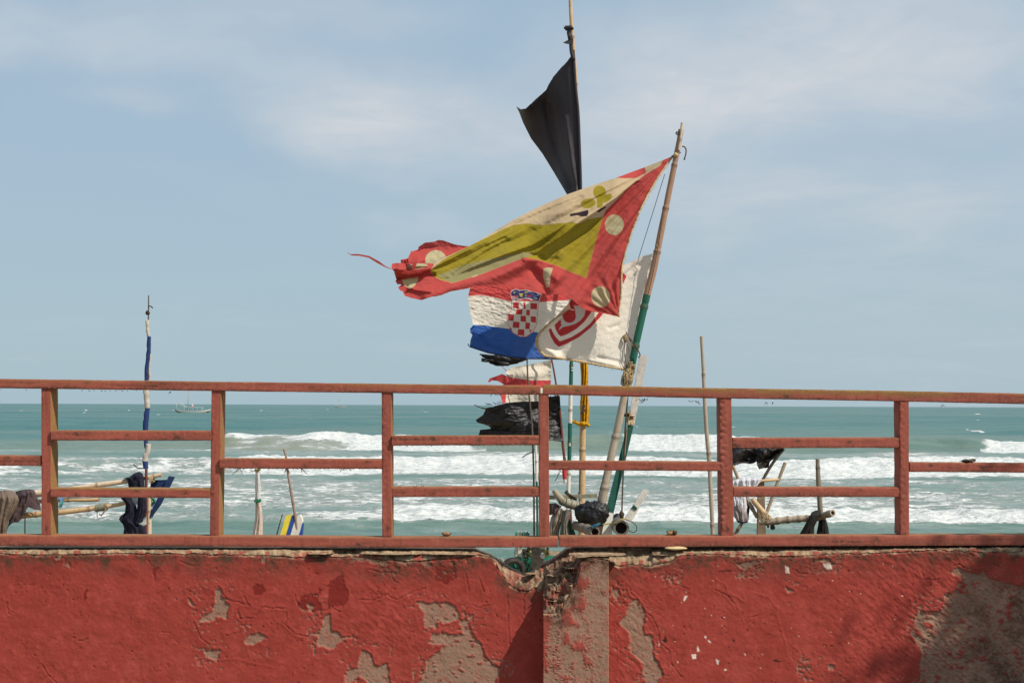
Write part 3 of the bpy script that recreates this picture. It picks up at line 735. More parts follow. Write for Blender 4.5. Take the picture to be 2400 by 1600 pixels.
    o = new_mesh(name, me_v, faces, M_WOOD, parent, attrs=dict(moss=moss, worn=worn))
    return flat_edges(o)
# top rails, bottom rails (front face: upper edge pair, lower edge pair)
beam('top_rail', (-420, 882), (-420, 904), (1267, 903), (1267, 924.5), 0.10, YF, 'h', 1, mosstop=.35, mossface=.38, curve=[(0, 0), (.25, .000), (.6, -.001), (1, 0)])
beam('top_rail', (1273, 900.5), (1273, 924), (2860, 931), (2860, 956), 0.10, YF + .004, 'h', 2, mosstop=.45, mossface=.72, curve=[(0, 0), (.2, -.002), (.5, .002), (1, 0)])
beam('bottom_rail', (-420, 1252), (-420, 1277.5), (1308, 1258.5), (1308, 1282.5), 0.10, YF - .006, 'h', 3, mosstop=.35, curve=[(0, 0), (.5, .000), (.75, -.004), (1, 0)])
beam('bottom_rail', (1310.5, 1257), (1310.5, 1282), (2860, 1251), (2860, 1276.5), 0.10, YF - .008, 'h', 4, mosstop=.12)
# posts: left edge pair, right edge pair
for k, (xt0, xt1, xb0, xb1, yt, yb, sw, sm_) in enumerate([(-318, -294, -318, -294, 905, 1253, .3, .8), (96, 119.5, 96.5, 120.5, 909.5, 1252.5, 0.1, .95), (495, 518.5, 491, 514, 917, 1254.5, .35, .85),
        (894, 917.5, 895, 918.5, 921.5, 1256, .55, .7), (1262.5, 1286, 1264, 1288, 925, 1257.5, .15, .5), (1686, 1715, 1690, 1721, 933.5, 1254.5, 1.0, .0), (2108.5, 2131, 2110, 2132, 943.5, 1252, .6, .0), (2520, 2545, 2522, 2547, 949, 1251, .5, .0)]):
    beam('post', (xt0, yt - 4), (xt1, yt - 4), (xb0, yb + 1), (xb1, yb + 1), 0.115, YF + .007 + .001 * (k % 3), 'v', 20 + k, sawn=sw, sidemoss=sm_)
# staggered rails
for k, (x0, y0, h0, x1, y1, h1, sw, mt, xo) in enumerate([(-293, 1064, 24, 95, 1067.5, 24.5, .1, .4, 0), (119, 1008, 24, 494, 1009, 23, .35, .35, 0), (119, 1142.5, 22.5, 491.5, 1144.5, 22.5, .1, .95, 0),
        (515, 1073.5, 24, 894.5, 1076, 23, .1, .25, 0), (918, 1020.5, 23.5, 1262.5, 1020, 23, .6, .3, 0), (918.5, 1141, 23.5, 1263, 1140.5, 23.5, .15, .35, 0), (1287, 1079.5, 21.5, 1689, 1081.5, 22.5, .1, .3, 0),
        (1718, 1025.5, 24.5, 2109, 1025, 24, .1, .2, 0), (1720, 1141, 23, 2109.5, 1141.5, 23, .2, .15, 0), (2132.5, 1083, 22.5, 2520, 1086, 22.5, .1, .2, 0)]):
    beam('mid_rail', (x0, y0), (x0, y0 + h0), (x1, y1), (x1, y1 + h1), 0.085, YF + .012 - (.02 if k in (1, 2, 3, 4) else 0), 'h', 40 + k, sawn=sw, mosstop=mt)
# torn wood fibres under the rails: too fine to count
rnd = random.Random(4)
def fibre(x, y, n=1, l=8, up=False):
    for _ in range(n):
        xx = x + rnd.uniform(-3, 3); ang = rnd.uniform(-1.1, 1.1); ll = l * rnd.uniform(.5, 1.2)
        p = [(xx, y), (xx + math.sin(ang) * ll * .5, y + (-1 if up else 1) * ll * .45), (xx + math.sin(ang) * ll * .9 + rnd.uniform(-2, 2), y + (-1 if up else 1) * ll * .85 * rnd.uniform(.4, 1))]
        splint.tube([PV(a, b, YF + .02) for a, b in p], [.0016, .0014, .0006], 4)
for x in list(range(195, 300, 13)) + [320, 352, 5, 62]:
    fibre(x, 912 + x * .008, 1, 5)
for x, y, l in [(402, 917, 13), (1496, 934, 10), (1507, 934, 14), (1514, 934, 18), (1520, 934, 10), (1616, 938, 8), (1626, 938, 12), (1634, 939, 14), (1798, 942, 8), (1810, 942, 7), (2212, 948, 9), (1150, 924, 7), (1170, 924, 7), (1200, 924, 6), (1310, 1101, 24), (1165, 924, 5)]:
    fibre(x, y, 2, l)
for x in range(530, 860, 11): fibre(x, 1097, 1, 5)
for x, y, l in [(563, 1097, 22), (560, 1097, 16), (670, 1097, 16), (668, 1098, 18), (708, 1097, 18), (706, 1098, 19), (804, 1098, 9), (820, 1098, 7)]: fibre(x, y, 2, l)
for x, y, l in [(972, 1141, 14), (992, 1141, 9), (938, 1141, 6), (640, 1078, 5), (420, 1010, 5)]: fibre(x, y, 2, l, True)
for x in range(925, 1250, 14): fibre(x, 1044, 1, 3.5)
def m_plain(name, c0, c1, rough=.8, sc=30, spec=.2, bs=.3):
    return material(name, lambda t: principled(t, t.mix(t.step(t.noise(t.obj(), sc, 5, .65), .3, .7), c0, c1), rough, t.noise(t.obj(), sc * 3, 4), bs, 0.004, spec))
M_FIB = m_plain('torn_fibres', (.10, .045, .03), (.19, .08, .05))
o = splint.build('wood_fibres', M_FIB, rail); o['kind'] = 'stuff'

# small things lying on the railing
M_CHIP = m_plain('weathered_chip', (.22, .12, .06), (.40, .26, .14)); M_DARK = m_plain('dark_bark', (.03, .022, .018), (.09, .06, .04)); M_SHIM = m_plain('pale_shim', (.50, .37, .18), (.62, .48, .26))
m = MB(); m.blob(PV(1046, 1250.5, YF + .05), (.024, .02, .012), 4, .5, 8, 0); m.tube([PV(1036, 1249, YF + .05), PV(1048, 1247.5, YF + .05), PV(1058, 1250.5, YF + .05)], [.004, .007, .003], 6, 1)
tag(m.build('dead_leaf', [M_CHIP, M_DARK]), 'curled brown dead leaf on the bottom rail below the black plastic flag', 'leaf')
m = MB(); m.box(PV(1572, 1249, YF + .05), (.040, .03, .022), Matrix.Rotation(.1, 3, 'Y'), 0); m.blob(PV(1582, 1247.5, YF + .04), (.013, .02, .013), 9, .4, 7, 1); m.tube([PV(1562, 1244, YF + .05), PV(1586, 1243, YF + .05)], [.004, .003], 5, 1)
tag(m.build('wood_chip', [M_CHIP, M_DARK]), 'small brown wood chip on the bottom rail beside the tall grey bamboo', 'wood chip')
m = MB(); V_ = [PV(x, y, YF + .04 + dd) for x, y, dd in [(2254, 1078, 0), (2262, 1075, .02), (2272, 1076, .03), (2281, 1074, .02), (2288, 1076, 0), (2285, 1082, -.01), (2275, 1082, -.02), (2262, 1082, -.02), (2270, 1079, -.035)]]
m.add(V_, [(0, 1, 8, 7), (1, 2, 8), (2, 3, 8), (3, 4, 5, 8), (5, 6, 8), (6, 7, 8)]); m.add([v + Vector((0, .03, -.004)) for v in V_], [(0, 1, 8, 7), (1, 2, 8), (2, 3, 8), (3, 4, 5, 8), (5, 6, 8), (6, 7, 8)])
tag(m.build('scrap_of_bark', M_DARK, None, False), 'dark curled scrap of bark on the single rail of the bay beside the last post', 'bark scrap')
m = MB(); m.blob(PV(1584, 1284, YF - .02), (.060, .03, .009), 6, .25, 9, 0)
tag(m.build('wood_shim', M_SHIM), 'pale yellow wooden wedge under the bottom rail beside the pilaster', 'wedge')

# ------------------------------------------------------------------ cloth, bamboo, rope
def m_cloth(name, cols, layers, transl=.35, rough=.85, wr=40, stain=0.0, weave=1.0, spec=.1, bump=.25):
    """cols: base colour; layers: [(attribute, colour)] laid over it; the attribute is a signed distance to the edge of a print or of painted shade"""
    def b(t):
        n = t.noise(t.geo(), wr, 5, .6); st = t.noise(t.geo(), 5, 5, .6)
        col = t.mix(t.math('MULTIPLY', t.step(st, .45, .75), .30), cols, tuple(c * .72 for c in cols))
        for a, c in layers:
            col = t.mix(t.step(t.attr(a), 1.0, -1.0), col, t.mix(t.math('MULTIPLY', t.step(st, .40, .72), .42), c, tuple(q * .72 + .03 for q in c)))
        if stain:
            s2 = t.noise(t.geo(), 8, 6, .7, .6)
            col = t.mix(t.math('MULTIPLY', t.step(s2, .56, .72), stain), col, (.38, .27, .12))
        p = t.n('ShaderNodeBsdfPrincipled')
        t.put(p.inputs['Base Color'], col); p.inputs['Roughness'].default_value = rough; p.inputs['Specular IOR Level'].default_value = spec
        bm = t.n('ShaderNodeBump'); bm.inputs['Strength'].default_value = bump; bm.inputs['Distance'].default_value = .02; t.put(bm.inputs['Height'], n)
        t.put(p.inputs['Normal'], bm.outputs[0])
        if not transl: return p.outputs[0]
        tr = t.n('ShaderNodeBsdfTranslucent'); t.put(tr.inputs[0], col)
        mx = t.n('ShaderNodeMixShader'); mx.inputs[0].default_value = transl
        t.put(mx.inputs[1], p.outputs[0]); t.put(mx.inputs[2], tr.outputs[0])
        return mx.outputs[0]
    return material(name, b)

def resample(pts, n):
    p = np.array(pts, float); L = np.concatenate([[0], np.cumsum(np.hypot(*np.diff(p, axis=0).T))]); L /= max(L[-1], 1e-9)
    k = np.linspace(0, 1, n)
    return np.stack([np.interp(k, L, p[:, 0]), np.interp(k, L, p[:, 1])], 1)
def coons(top, bot, ho, fly, ns, nt):
    T = resample(top, ns); B = resample(bot, ns); H = resample(ho, nt); F = resample(fly, nt)
    s = np.linspace(0, 1, ns)[:, None, None]; q = np.linspace(0, 1, nt)[None, :, None]
    return (1 - q) * T[:, None] + q * B[:, None] + (1 - s) * H[None] + s * F[None] - ((1 - s) * (1 - q) * T[0] + (1 - s) * q * B[0] + s * (1 - q) * T[-1] + s * q * B[-1])
def fray(pts, amp, step=3.0, seed=0, thread=0.0):
    p = np.array(pts, float); L = np.hypot(*np.diff(p, axis=0).T).sum(); n = max(int(L / step), 2)
    r = resample(pts, n); d = np.gradient(r, axis=0); nn = np.stack([d[:, 1], -d[:, 0]], 1) / np.maximum(np.hypot(d[:, 0], d[:, 1]), 1e-6)[:, None]
    k = np.arange(n)
    w = amp * (fbm(k / 2.3, k * 0 + seed, 3, seed) + .6 * fbm(k / .9, k * 0, 2, seed + 1)); w[0] = w[-1] = 0
    return [tuple(q) for q in r + nn * w[:, None]]
def cloth_patch(top, bot, ho, fly, ns, nt, depth, layers=None, closed=True):
    """one sheet of cloth: photo outline, depth(s, t, px, py) in metres of distance; returns verts, faces, attrs"""
    C = coons(top, bot, ho, fly, ns, nt)
    s, q = np.meshgrid(np.linspace(0, 1, ns), np.linspace(0, 1, nt), indexing='ij')
    Yd = depth(s, q, C[..., 0], C[..., 1])
    V = P(C[..., 0], C[..., 1], Yd).reshape(-1, 3)
    at = {}
    for k, polys in (layers or {}).items():
        at[k] = union2(C[..., 0], C[..., 1], polys).ravel()
    return V, grid_faces(ns, nt), at
def union2(px, py, polys):
    best = np.full(np.shape(px), 60.0)
    for q in polys:
        if len(q) == 2 and not hasattr(q[0], '__len__'): continue
        best = np.minimum(best, polydist(px, py, q))
    return best
def join_patches(name, patches, mats, parent=None, names=(), cat=None):
    V = []; F = []; n = 0; A = {k: [] for k in names}
    for v, f, a in patches:
        V.append(v); F.append(f + n); n += len(v)
        for k in names: A[k].append(a.get(k, np.full(len(v), 60.0)))
    return new_mesh(name, np.concatenate(V), np.concatenate(F), mats, parent, True, {k: np.concatenate(A[k]) for k in names})
def ell(cx, cy, rx, ry, rot=0, n=28):
    c, s = math.cos(rot), math.sin(rot)
    return [(cx + rx * math.cos(a) * c - ry * math.sin(a) * s, cy + rx * math.cos(a) * s + ry * math.sin(a) * c) for a in np.linspace(0, 2 * math.pi, n, endpoint=False)]

def m_bamboo(name, c0, c1, c2, rough=.55):
    def b(t):
        g = t.noise(t.geo((6, 6, 1.2)), 5, 5, .6); f = t.noise(t.geo((40, 40, 5)), 4, 4, .6); sp = t.noise(t.geo(), 30, 4, .7)
        col = t.mix(g, c0, c1)
        col = t.mix(t.math('MULTIPLY', t.step(f, .5, .75), .5), col, c2)
        col = t.mix(t.math('MULTIPLY', t.step(sp, .60, .72), .6), col, (.10, .07, .05))
        nd = t.attr('node'); col = t.mix(t.math('MULTIPLY', nd, .75), col, (.10, .065, .04))
        return principled(t, col, rough, f, .3, .004, .35)
    return material(name, b)
M_BROWN = m_bamboo('brown_bamboo', (.26, .14, .085), (.40, .24, .155), (.15, .08, .05))
M_GREY = m_bamboo('grey_bamboo', (.30, .24, .18), (.46, .38, .29), (.17, .13, .10))
M_TAN = m_bamboo('tan_bamboo', (.42, .27, .13), (.60, .42, .24), (.30, .17, .08))
M_PALE = m_bamboo('pale_bamboo', (.50, .36, .24), (.66, .52, .38), (.36, .20, .10))
M_GREENP = m_bamboo('green_painted_bamboo', (.006, .085, .055), (.012, .13, .085), (.05, .06, .04))
M_WHITEP = m_bamboo('white_painted_bamboo', (.55, .52, .46), (.72, .69, .62), (.35, .30, .24))
M_REDP = m_bamboo('dark_red_pole', (.12, .03, .02), (.18, .05, .035), (.06, .03, .02))
def bamboo(name, px, r, mats, Y, parent=None, n=14, every=None, bands=None, seed=1, hollow=False, wall_in=.62, step=.012, world=None):
    """px: [(x, y, dY)] centre line in the photograph; r: radii in photo px; bands: [(y below which this material starts, index)]"""
    if world is None:
        q = spline(px, max(int(np.hypot(px[-1][0] - px[0][0], px[-1][1] - px[0][1]) / 4), 6))
        W_ = P(q[:, 0], q[:, 1], Y + q[:, 2])
    else:
        W_ = np.array(world); q = W_
    k = np.linspace(0, 1, len(W_)); rr = np.interp(k, np.linspace(0, 1, len(r)), r) * Y / FPX
    L = np.concatenate([[0], np.cumsum(np.linalg.norm(np.diff(W_, axis=0), axis=1))])
    ev = every or max(L[-1] / 9, .28); rs = random.Random(seed)
    node = np.zeros(len(W_)); pos = ev * rs.uniform(.3, .9)
    while pos < L[-1]:
        node = np.maximum(node, np.exp(-((L - pos) / .012) ** 2)); pos += ev * rs.uniform(.8, 1.2)
    rr = rr * (1 + .16 * node - .10 * np.clip(np.roll(node, 2) - node, 0, 1) + .03 * fbm(L * 6, L * 0, 2, seed))
    mb = MB(); mb.tube([tuple(w) for w in W_], rr, n, 0, not hollow)
    mi = None
    if bands:
        mi = []
        for f in mb.f:
            i = min(f[0] // n, len(W_) - 1); y = q[i][1]
            mi.append([b for yy, b in bands if y >= yy][-1])
    nd = np.repeat(node, n)
    if hollow:
        c = W_[-1]; d = (W_[-1] - W_[-2]); d /= np.linalg.norm(d); m2 = len(W_)
        ring = np.array(mb.v[-n:]); inn = c + (ring - c) * wall_in; deepr = inn - d * rr[-1] * 2.2
        b0 = len(mb.v); mb.v += [tuple(x) for x in inn] + [tuple(x) for x in deepr]
        for j in range(n):
            jn = (j + 1) % n
            mb.f.append((b0 - n + j, b0 - n + jn, b0 + jn, b0 + j)); mb.f.append((b0 + j, b0 + jn, b0 + n + jn, b0 + n + j))
        mb.f.append(tuple(b0 + n + j for j in range(n)))
        mb.f.append(tuple(range(n))[::-1])
        nd = np.concatenate([nd, np.full(n, .3), np.ones(n) * 1.3])  # shade inside the open end put into the colour
        mi = [0] * len(mb.f) if mi is None else mi + [mi[-1]] * (len(mb.f) - len(mi))
    o = new_mesh(name, np.array(mb.v), mb.f, mats, parent, True, dict(node=nd), mi)
    return flat_edges(o, 50)
M_ROPE = m_plain('tarred_rope', (.035, .025, .018), (.10, .07, .045), sc=120); M_TWINE = m_plain('straw_twine', (.36, .25, .12), (.55, .42, .24), sc=120)
M_ROPEB = m_plain('brown_rope', (.16, .11, .06), (.28, .20, .12), sc=120)
def rope(mb, pts, r, Y, mi=0, n=6, samples=None):
    q = spline([(p[0], p[1], p[2] if len(p) > 2 else 0) for p in pts], samples or max(6, len(pts) * 5))
    mb.tube([tuple(w) for w in P(q[:, 0], q[:, 1], Y + q[:, 2])], r * Y / FPX, n, mi)
def wrap(mb, c0, c1, rad, turns, r, Y, mi=0, dY=0, seed=0):
    """cord wound round a pole between two photo points"""
    rs = random.Random(seed); a = PV(c0[0], c0[1], Y + dY); b = PV(c1[0], c1[1], Y + dY); d = (b - a)
    ax = d.normalized(); u = Vector((0, -1, 0)); u = (u - ax * u.dot(ax)).normalized(); v = ax.cross(u); R = rad * Y / FPX
    N = int(turns * 14); pts = []
    for i in range(N + 1):
        th = 2 * math.pi * turns * i / N
        pts.append(a + d * (i / N + rs.uniform(-.02, .02)) + (u * math.cos(th) + v * math.sin(th)) * R * (1 + rs.uniform(-.03, .06)))
    mb.tube(pts, r * Y / FPX, 5, mi)
# ------------------------------------------------------------------ flags
YP = 12.0
z1 = Z(800, 340, 2.767); z4 = Z(1080, 640, 5.6); zf = Z(800, 540, 6.72); z6 = Z(1300, 400, 4.3567); zb = Z(1180, 0, 3.2667)
def ridge(px, py, line, w, a, fade=None):
    d = polydist(px, py, line, False)
    return a * np.exp(-(d / w) ** 2)
def stepf(px, py, line, w, a, reach):
    """cloth lies proud on the upper side of the line, dropping sharply below it"""
    q = sorted(line); d = polydist(px, py, line, False); up = np.interp(px, [c[0] for c in q], [c[1] for c in q]) - py
    inr = sm(px, q[0][0] - 30, q[0][0] + 95) * sm(-px, -q[-1][0] - 20, -q[-1][0] + 60)
    sd = np.where(up > 0, d, -d)
    return -a * sm(sd, -w, w) * np.exp(-(np.clip(sd, 0, None) / reach) ** 2) * inr

# --- the large patterned flag
top = z1([(2150, 72), (2060, 108), (1965, 145), (1880, 176), (1790, 210), (1640, 258), (1470, 318), (1300, 392), (1120, 482), (1000, 555), (900, 615), (820, 660)]) + zf([(1800, 345), (1600, 440), (1460, 520), (1360, 520), (1000, 515), (810, 520), (790, 600)])
bot = z1([(1800, 1112), (1690, 1090), (1600, 1072), (1560, 1056), (1500, 1003), (1450, 975), (1400, 965), (1340, 972), (1290, 950), (1230, 935), (1100, 922), (985, 908)]) + zf([(2110, 868), (2000, 912), (1720, 960), (1560, 1025), (1400, 1050), (1260, 1098), (1100, 1062), (1000, 1030)])
hoist = z1([(2150, 72), (2110, 130), (2050, 215), (1985, 330), (1930, 440), (1885, 560), (1845, 680), (1822, 780), (1815, 880), (1812, 980), (1802, 1060), (1800, 1112)])
fly = fray(zf([(790, 600), (830, 640), (840, 700), (870, 765), (930, 775), (850, 795), (880, 845), (945, 858), (890, 895), (930, 950), (970, 960), (985, 1000), (1000, 1030)]), 1.6, 1.5, 5)
bot = bot[:14] + fray(bot[14:], .8, 2.0, 9)
c0 = z1([(2150, 72)])[0]; c1_ = z1([(1800, 1112)])[0]
crease = z1([(1915, 235), (1780, 350), (1650, 440), (1530, 515), (1440, 590), (1330, 660), (1270, 700)])
crease2 = z1([(1500, 470), (1400, 560), (1240, 655), (1000, 740), (850, 800), (700, 860)])
def d_big(s, q, px, py):
    d = YP + 0.02 + 0.14 * sm(s, 0, .16) - 0.0018 * np.clip(c0[0] - px, 0, 900) + .0009 * np.clip(600 - py, -100, 200) * sm(s, 0, .25)
    an = np.arctan2(py - c0[1], c0[0] - px); rr = np.hypot(px - c0[0], py - c0[1])
    d += sm(rr, 5, 200) * sm(-rr, -720, -420) * (0.030 * fbm(an * 9 + 3, rr / 400, 3, 301, .6) + 0.016 * np.sin(an * 33 + 1.0 + rr / 160) + 0.010 * np.sin(an * 71 + .01 * rr))
    an2 = np.arctan2(c1_[1] - py, c1_[0] - px); r2 = np.hypot(px - c1_[0], py - c1_[1])
    d += 0.010 * np.sin(an2 * 24) * sm(r2, 3, 40) * sm(-r2, -130, -50)
    d += stepf(px, py, crease, 2.6, .26, 80) + stepf(px, py, crease2, 4, .07, 45)
    d += ridge(px, py, z1([(560, 980), (760, 905), (980, 850), (1190, 765), (1300, 790), (1400, 850)]), 14, -.055)
    d += ridge(px, py, z1([(1190, 740), (1290, 750), (1360, 775), (1420, 700)]), 6, -.035) + ridge(px, py, z1([(1290, 720), (1340, 750), (1390, 735)]), 5, .03)
    d += ridge(px, py, z1([(1230, 790), (1280, 860), (1330, 965)]), 9, .05) + ridge(px, py, z1([(1400, 880), (1360, 930), (1330, 968)]), 7, -.03)
    d += ridge(px, py, z1([(600, 790), (720, 730), (900, 640), (1090, 540)]), 4, -.03) + ridge(px, py, z1([(620, 800), (780, 740), (930, 660), (1060, 600)]), 3.5, .022)
    d += ridge(px, py, z1([(720, 845), (830, 770), (950, 690), (1080, 620)]), 4, .022) + ridge(px, py, z1([(850, 660), (1060, 560), (1300, 440), (1560, 340)]), 5, .018) + ridge(px, py, z1([(960, 640), (1200, 500), (1500, 375)]), 5, -.016)
    d += ridge(px, py, zf([(830, 640), (1100, 640), (1390, 600)]), 5, -.09) + ridge(px, py, zf([(840, 745), (1000, 740), (1250, 700), (1450, 700)]), 4, .10) + ridge(px, py, zf([(900, 565), (1100, 560), (1350, 555)]), 4, -.08)
    d += ridge(px, py, zf([(1070, 900), (1200, 940), (1400, 960)]), 4, -.04) + ridge(px, py, zf([(1040, 870), (1100, 920), (1000, 1000)]), 3, .02) + ridge(px, py, z1([(1690, 920), (1735, 1040), (1795, 1105)]), 3, -.02)
    d += 0.010 * fbm(px / 30, py / 22, 3, 5) + 0.0045 * fbm((px + py * .9) / 36, (py - px * .55) / 7, 4, 306) + 0.0015 * fbm(px / 8, py / 8, 2, 6)
    return d
OLIVE = [z1([(575, 812), (640, 760), (700, 720), (850, 645), (1000, 572), (1060, 540), (1120, 518), (1200, 507), (1300, 520), (1400, 508), (1500, 500), (1540, 512), (1600, 480), (1700, 465), (1692, 490), (1670, 560), (1640, 660), (1612, 770), (1590, 862), (1480, 820), (1390, 780), (1280, 745), (1190, 728), (1060, 775), (900, 838), (720, 893), (640, 870), (600, 850)]),
         ell(*z1([(1674, 305)])[0], 15.2, 15.2), ell(*z1([(1600, 378)])[0], 18, 11.5, -.15), ell(*z1([(1718, 345)])[0], 15, 8, -.6), z1([(1655, 335), (1690, 335), (1695, 400), (1660, 410)])]
SHADED_CREAM = [z1([(620, 848), (700, 815), (800, 775), (1000, 730), (1190, 695), (1260, 705), (1190, 728), (900, 838), (720, 893)])]  # cream cloth lying in shade, the shade put in as a duller colour
RED = [z1([(2190, 40), (2085, 98), (2072, 132), (1970, 192), (1900, 245), (1820, 322), (1770, 372), (1715, 422), (1690, 490), (1640, 660), (1612, 770), (1590, 862), (1480, 820), (1390, 780), (1280, 745), (1190, 728), (900, 840), (720, 895), (640, 872), (600, 852), (575, 815), (600, 778), (560, 700), (200, 700), (200, 1100), (900, 1100), (1300, 1100), (1800, 1200), (2000, 1100), (2250, 200)]),
       z1([(1770, 212), (1965, 138), (1978, 180), (1912, 213), (1850, 216)]), z1([(1835, 300), (1920, 235), (2000, 175), (2010, 190), (1900, 300), (1830, 330)])]
DOT = [ell(*z1([(1770, 517)])[0], 22, 24.3), ell(*z1([(1682, 983)])[0], 22, 25, -.3), z1([(1310, 802), (1340, 792), (1372, 796), (1356, 850), (1350, 920), (1330, 924), (1308, 852)]), zf([(955, 775), (1080, 748), (1212, 735), (1200, 800), (1165, 860), (1120, 900), (1078, 918), (1030, 890), (990, 865)]), ell(*zf([(1190, 565)])[0], 25, 6.5, -.08),
       z1([(845, 852), (885, 838), (880, 848), (850, 858)])]
BLACK = [z1([(1482, 446), (1540, 436), (1600, 420), (1604, 440), (1592, 462), (1560, 464), (1530, 455), (1483, 464)]), z1([(1655, 428), (1710, 398), (1722, 402), (1668, 438)])]
LAY = dict(olive=OLIVE, pale=SHADED_CREAM, red=RED, dot=DOT, black=BLACK)
pA = cloth_patch(top, bot, hoist, fly, 300, 130, d_big, LAY)
# torn end: upper lobe, a folded flap and a loose streamer
tB = zf([(2010, 250), (1900, 240), (1780, 218), (1600, 156), (1530, 150), (1450, 180)]) + fray(zf([(1450, 180), (1320, 190), (1215, 260)]), .8, 1.5, 3)
bB = zf([(2010, 250), (1800, 350), (1600, 470), (1460, 540), (1200, 540), (940, 520)])
fB = fray(zf([(1215, 260), (1205, 325), (1100, 330), (1045, 440), (940, 460), (940, 520)]), .9, 1.5, 4)
pB = cloth_patch(tB, bB, [tB[0], bB[0]], fB, 70, 50, lambda s, q, px, py: YP + .26 - .0018 * (c0[0] - px) + .05 * np.sin(q * 5) * s + .012 * fbm(px / 12, py / 12, 3, 8), dict(red=[zf([(0, 0), (3000, 0), (3000, 900), (0, 900)])], dot=[ell(*zf([(1490, 470)])[0], 25, 24)]))
pC = cloth_patch(zf([(1095, 325), (1205, 325)]), zf([(1110, 590), (1150, 618)]), zf([(1095, 325), (1100, 430), (1120, 500), (1110, 590)]), zf([(1205, 325), (1205, 430), (1190, 520), (1150, 618)]), 10, 30, lambda s, q, px, py: YP + .02 - .0018 * (c0[0] - px) + .02 * s - .02 * np.sin(q * 3), dict(red=[zf([(0, 0), (3000, 0), (3000, 900), (0, 900)])]))
pD = cloth_patch(zf([(95, 345), (150, 375), (260, 370), (440, 402), (600, 490), (700, 565), (790, 602)]), zf([(100, 358), (160, 395), (280, 400), (430, 430), (560, 510), (690, 580), (785, 612)]), zf([(95, 345), (100, 358)]), zf([(790, 602), (785, 612)]), 60, 5, lambda s, q, px, py: YP + .10 - .0018 * (c0[0] - px) + .03 * np.sin(s * 9) + .03 * q, dict(red=[zf([(0, 0), (3000, 0), (3000, 900), (0, 900)])]))
M_BIG = m_cloth('printed_flag', (.56, .42, .26), [('olive', (.33, .255, .024)), ('pale', (.30, .265, .12)), ('red', (.50, .076, .068)), ('dot', (.52, .45, .27)), ('black', (.035, .022, .028))], .38, wr=70, bump=.08)
big = thing('flag', 'large faded red, olive and cream flag with round dots, streaming from the bamboo mast', 'flag', tuple(PV(*c0, YP)))
RALL = [zf([(0, 0), (3000, 0), (3000, 1200), (0, 1200)])]
pE = cloth_patch(zf([(836, 640), (960, 628), (1100, 630), (1250, 618), (1400, 596)]), zf([(865, 768), (1000, 752), (1130, 736), (1260, 708), (1400, 650)]), fray(zf([(836, 640), (845, 700), (865, 768)]), 1.0, 1.5, 6), zf([(1400, 596), (1400, 650)]), 60, 26, lambda s, q, px, py: YP + .02 - .0018 * (c0[0] - px) - .03 * np.sin(np.pi * s) + .13 * q + .012 * fbm(px / 9, py / 5, 3, 71), dict(red=RALL))
pF = cloth_patch(zf([(800, 520), (900, 512), (1010, 515)]), zf([(800, 612), (900, 622), (1030, 625)]), fray(zf([(800, 520), (788, 570), (800, 612)]), .8, 1.5, 8), zf([(1010, 515), (1030, 625)]), 36, 30, lambda s, q, px, py: YP + .0 - .0018 * (c0[0] - px) + .05 * np.cos(q * 3.4) + .012 * np.sin(s * 9) + .01 * fbm(px / 7, py / 6, 3, 73), dict(red=RALL))
pG = cloth_patch(zf([(940, 458), (1000, 470), (1050, 440)]), zf([(940, 520), (1000, 522), (1060, 520)]), fray(zf([(940, 458), (935, 490), (940, 520)]), .8, 1.5, 9), zf([(1050, 440), (1060, 520)]), 24, 18, lambda s, q, px, py: YP + .08 - .0018 * (c0[0] - px) + .05 * q + .012 * np.sin(s * 12), dict(red=RALL))
join_patches('flag_cloth', [pA, pB, pC, pD, pE, pF, pG], M_BIG, big, ('olive', 'pale', 'red', 'dot', 'black'))
hem = MB(); rs = random.Random(3)
hq = resample(hoist, 150); HP = P(hq[:, 0] + .5, hq[:, 1], YP + .015 + 0.0 * hq[:, 0])
ci = coons(top, bot, hoist, fly, 3, 150)[0]; HP = P(ci[:, 0], ci[:, 1], d_big(np.zeros(150), np.linspace(0, 1, 150), ci[:, 0], ci[:, 1]) - .004)
hem.tube([tuple(p) for p in HP], [.007 + .003 * rs.random() for _ in HP], 6)
for k in range(6, 146, 2):
    p = Vector(HP[k]); hem.tube([p, p + Vector((rs.uniform(.004, .026), rs.uniform(-.01, .01), rs.uniform(-.03, .008)))], [.0018, .0008], 3)
hem.build('frayed_hem', M_TWINE, big)
tieh = MB(); tieh.blob(PV(1584, 363.5, YP - .03), (.022, .02, .02), 3, .3, 8, 1); rope(tieh, [(1574, 366.5, .0), (1580, 364, -.02), (1587, 361, -.03), (1595, 358, .02)], 1.5, YP, 0); tieh.build('flag_tie', [M_ROPE, M_TWINE], big)

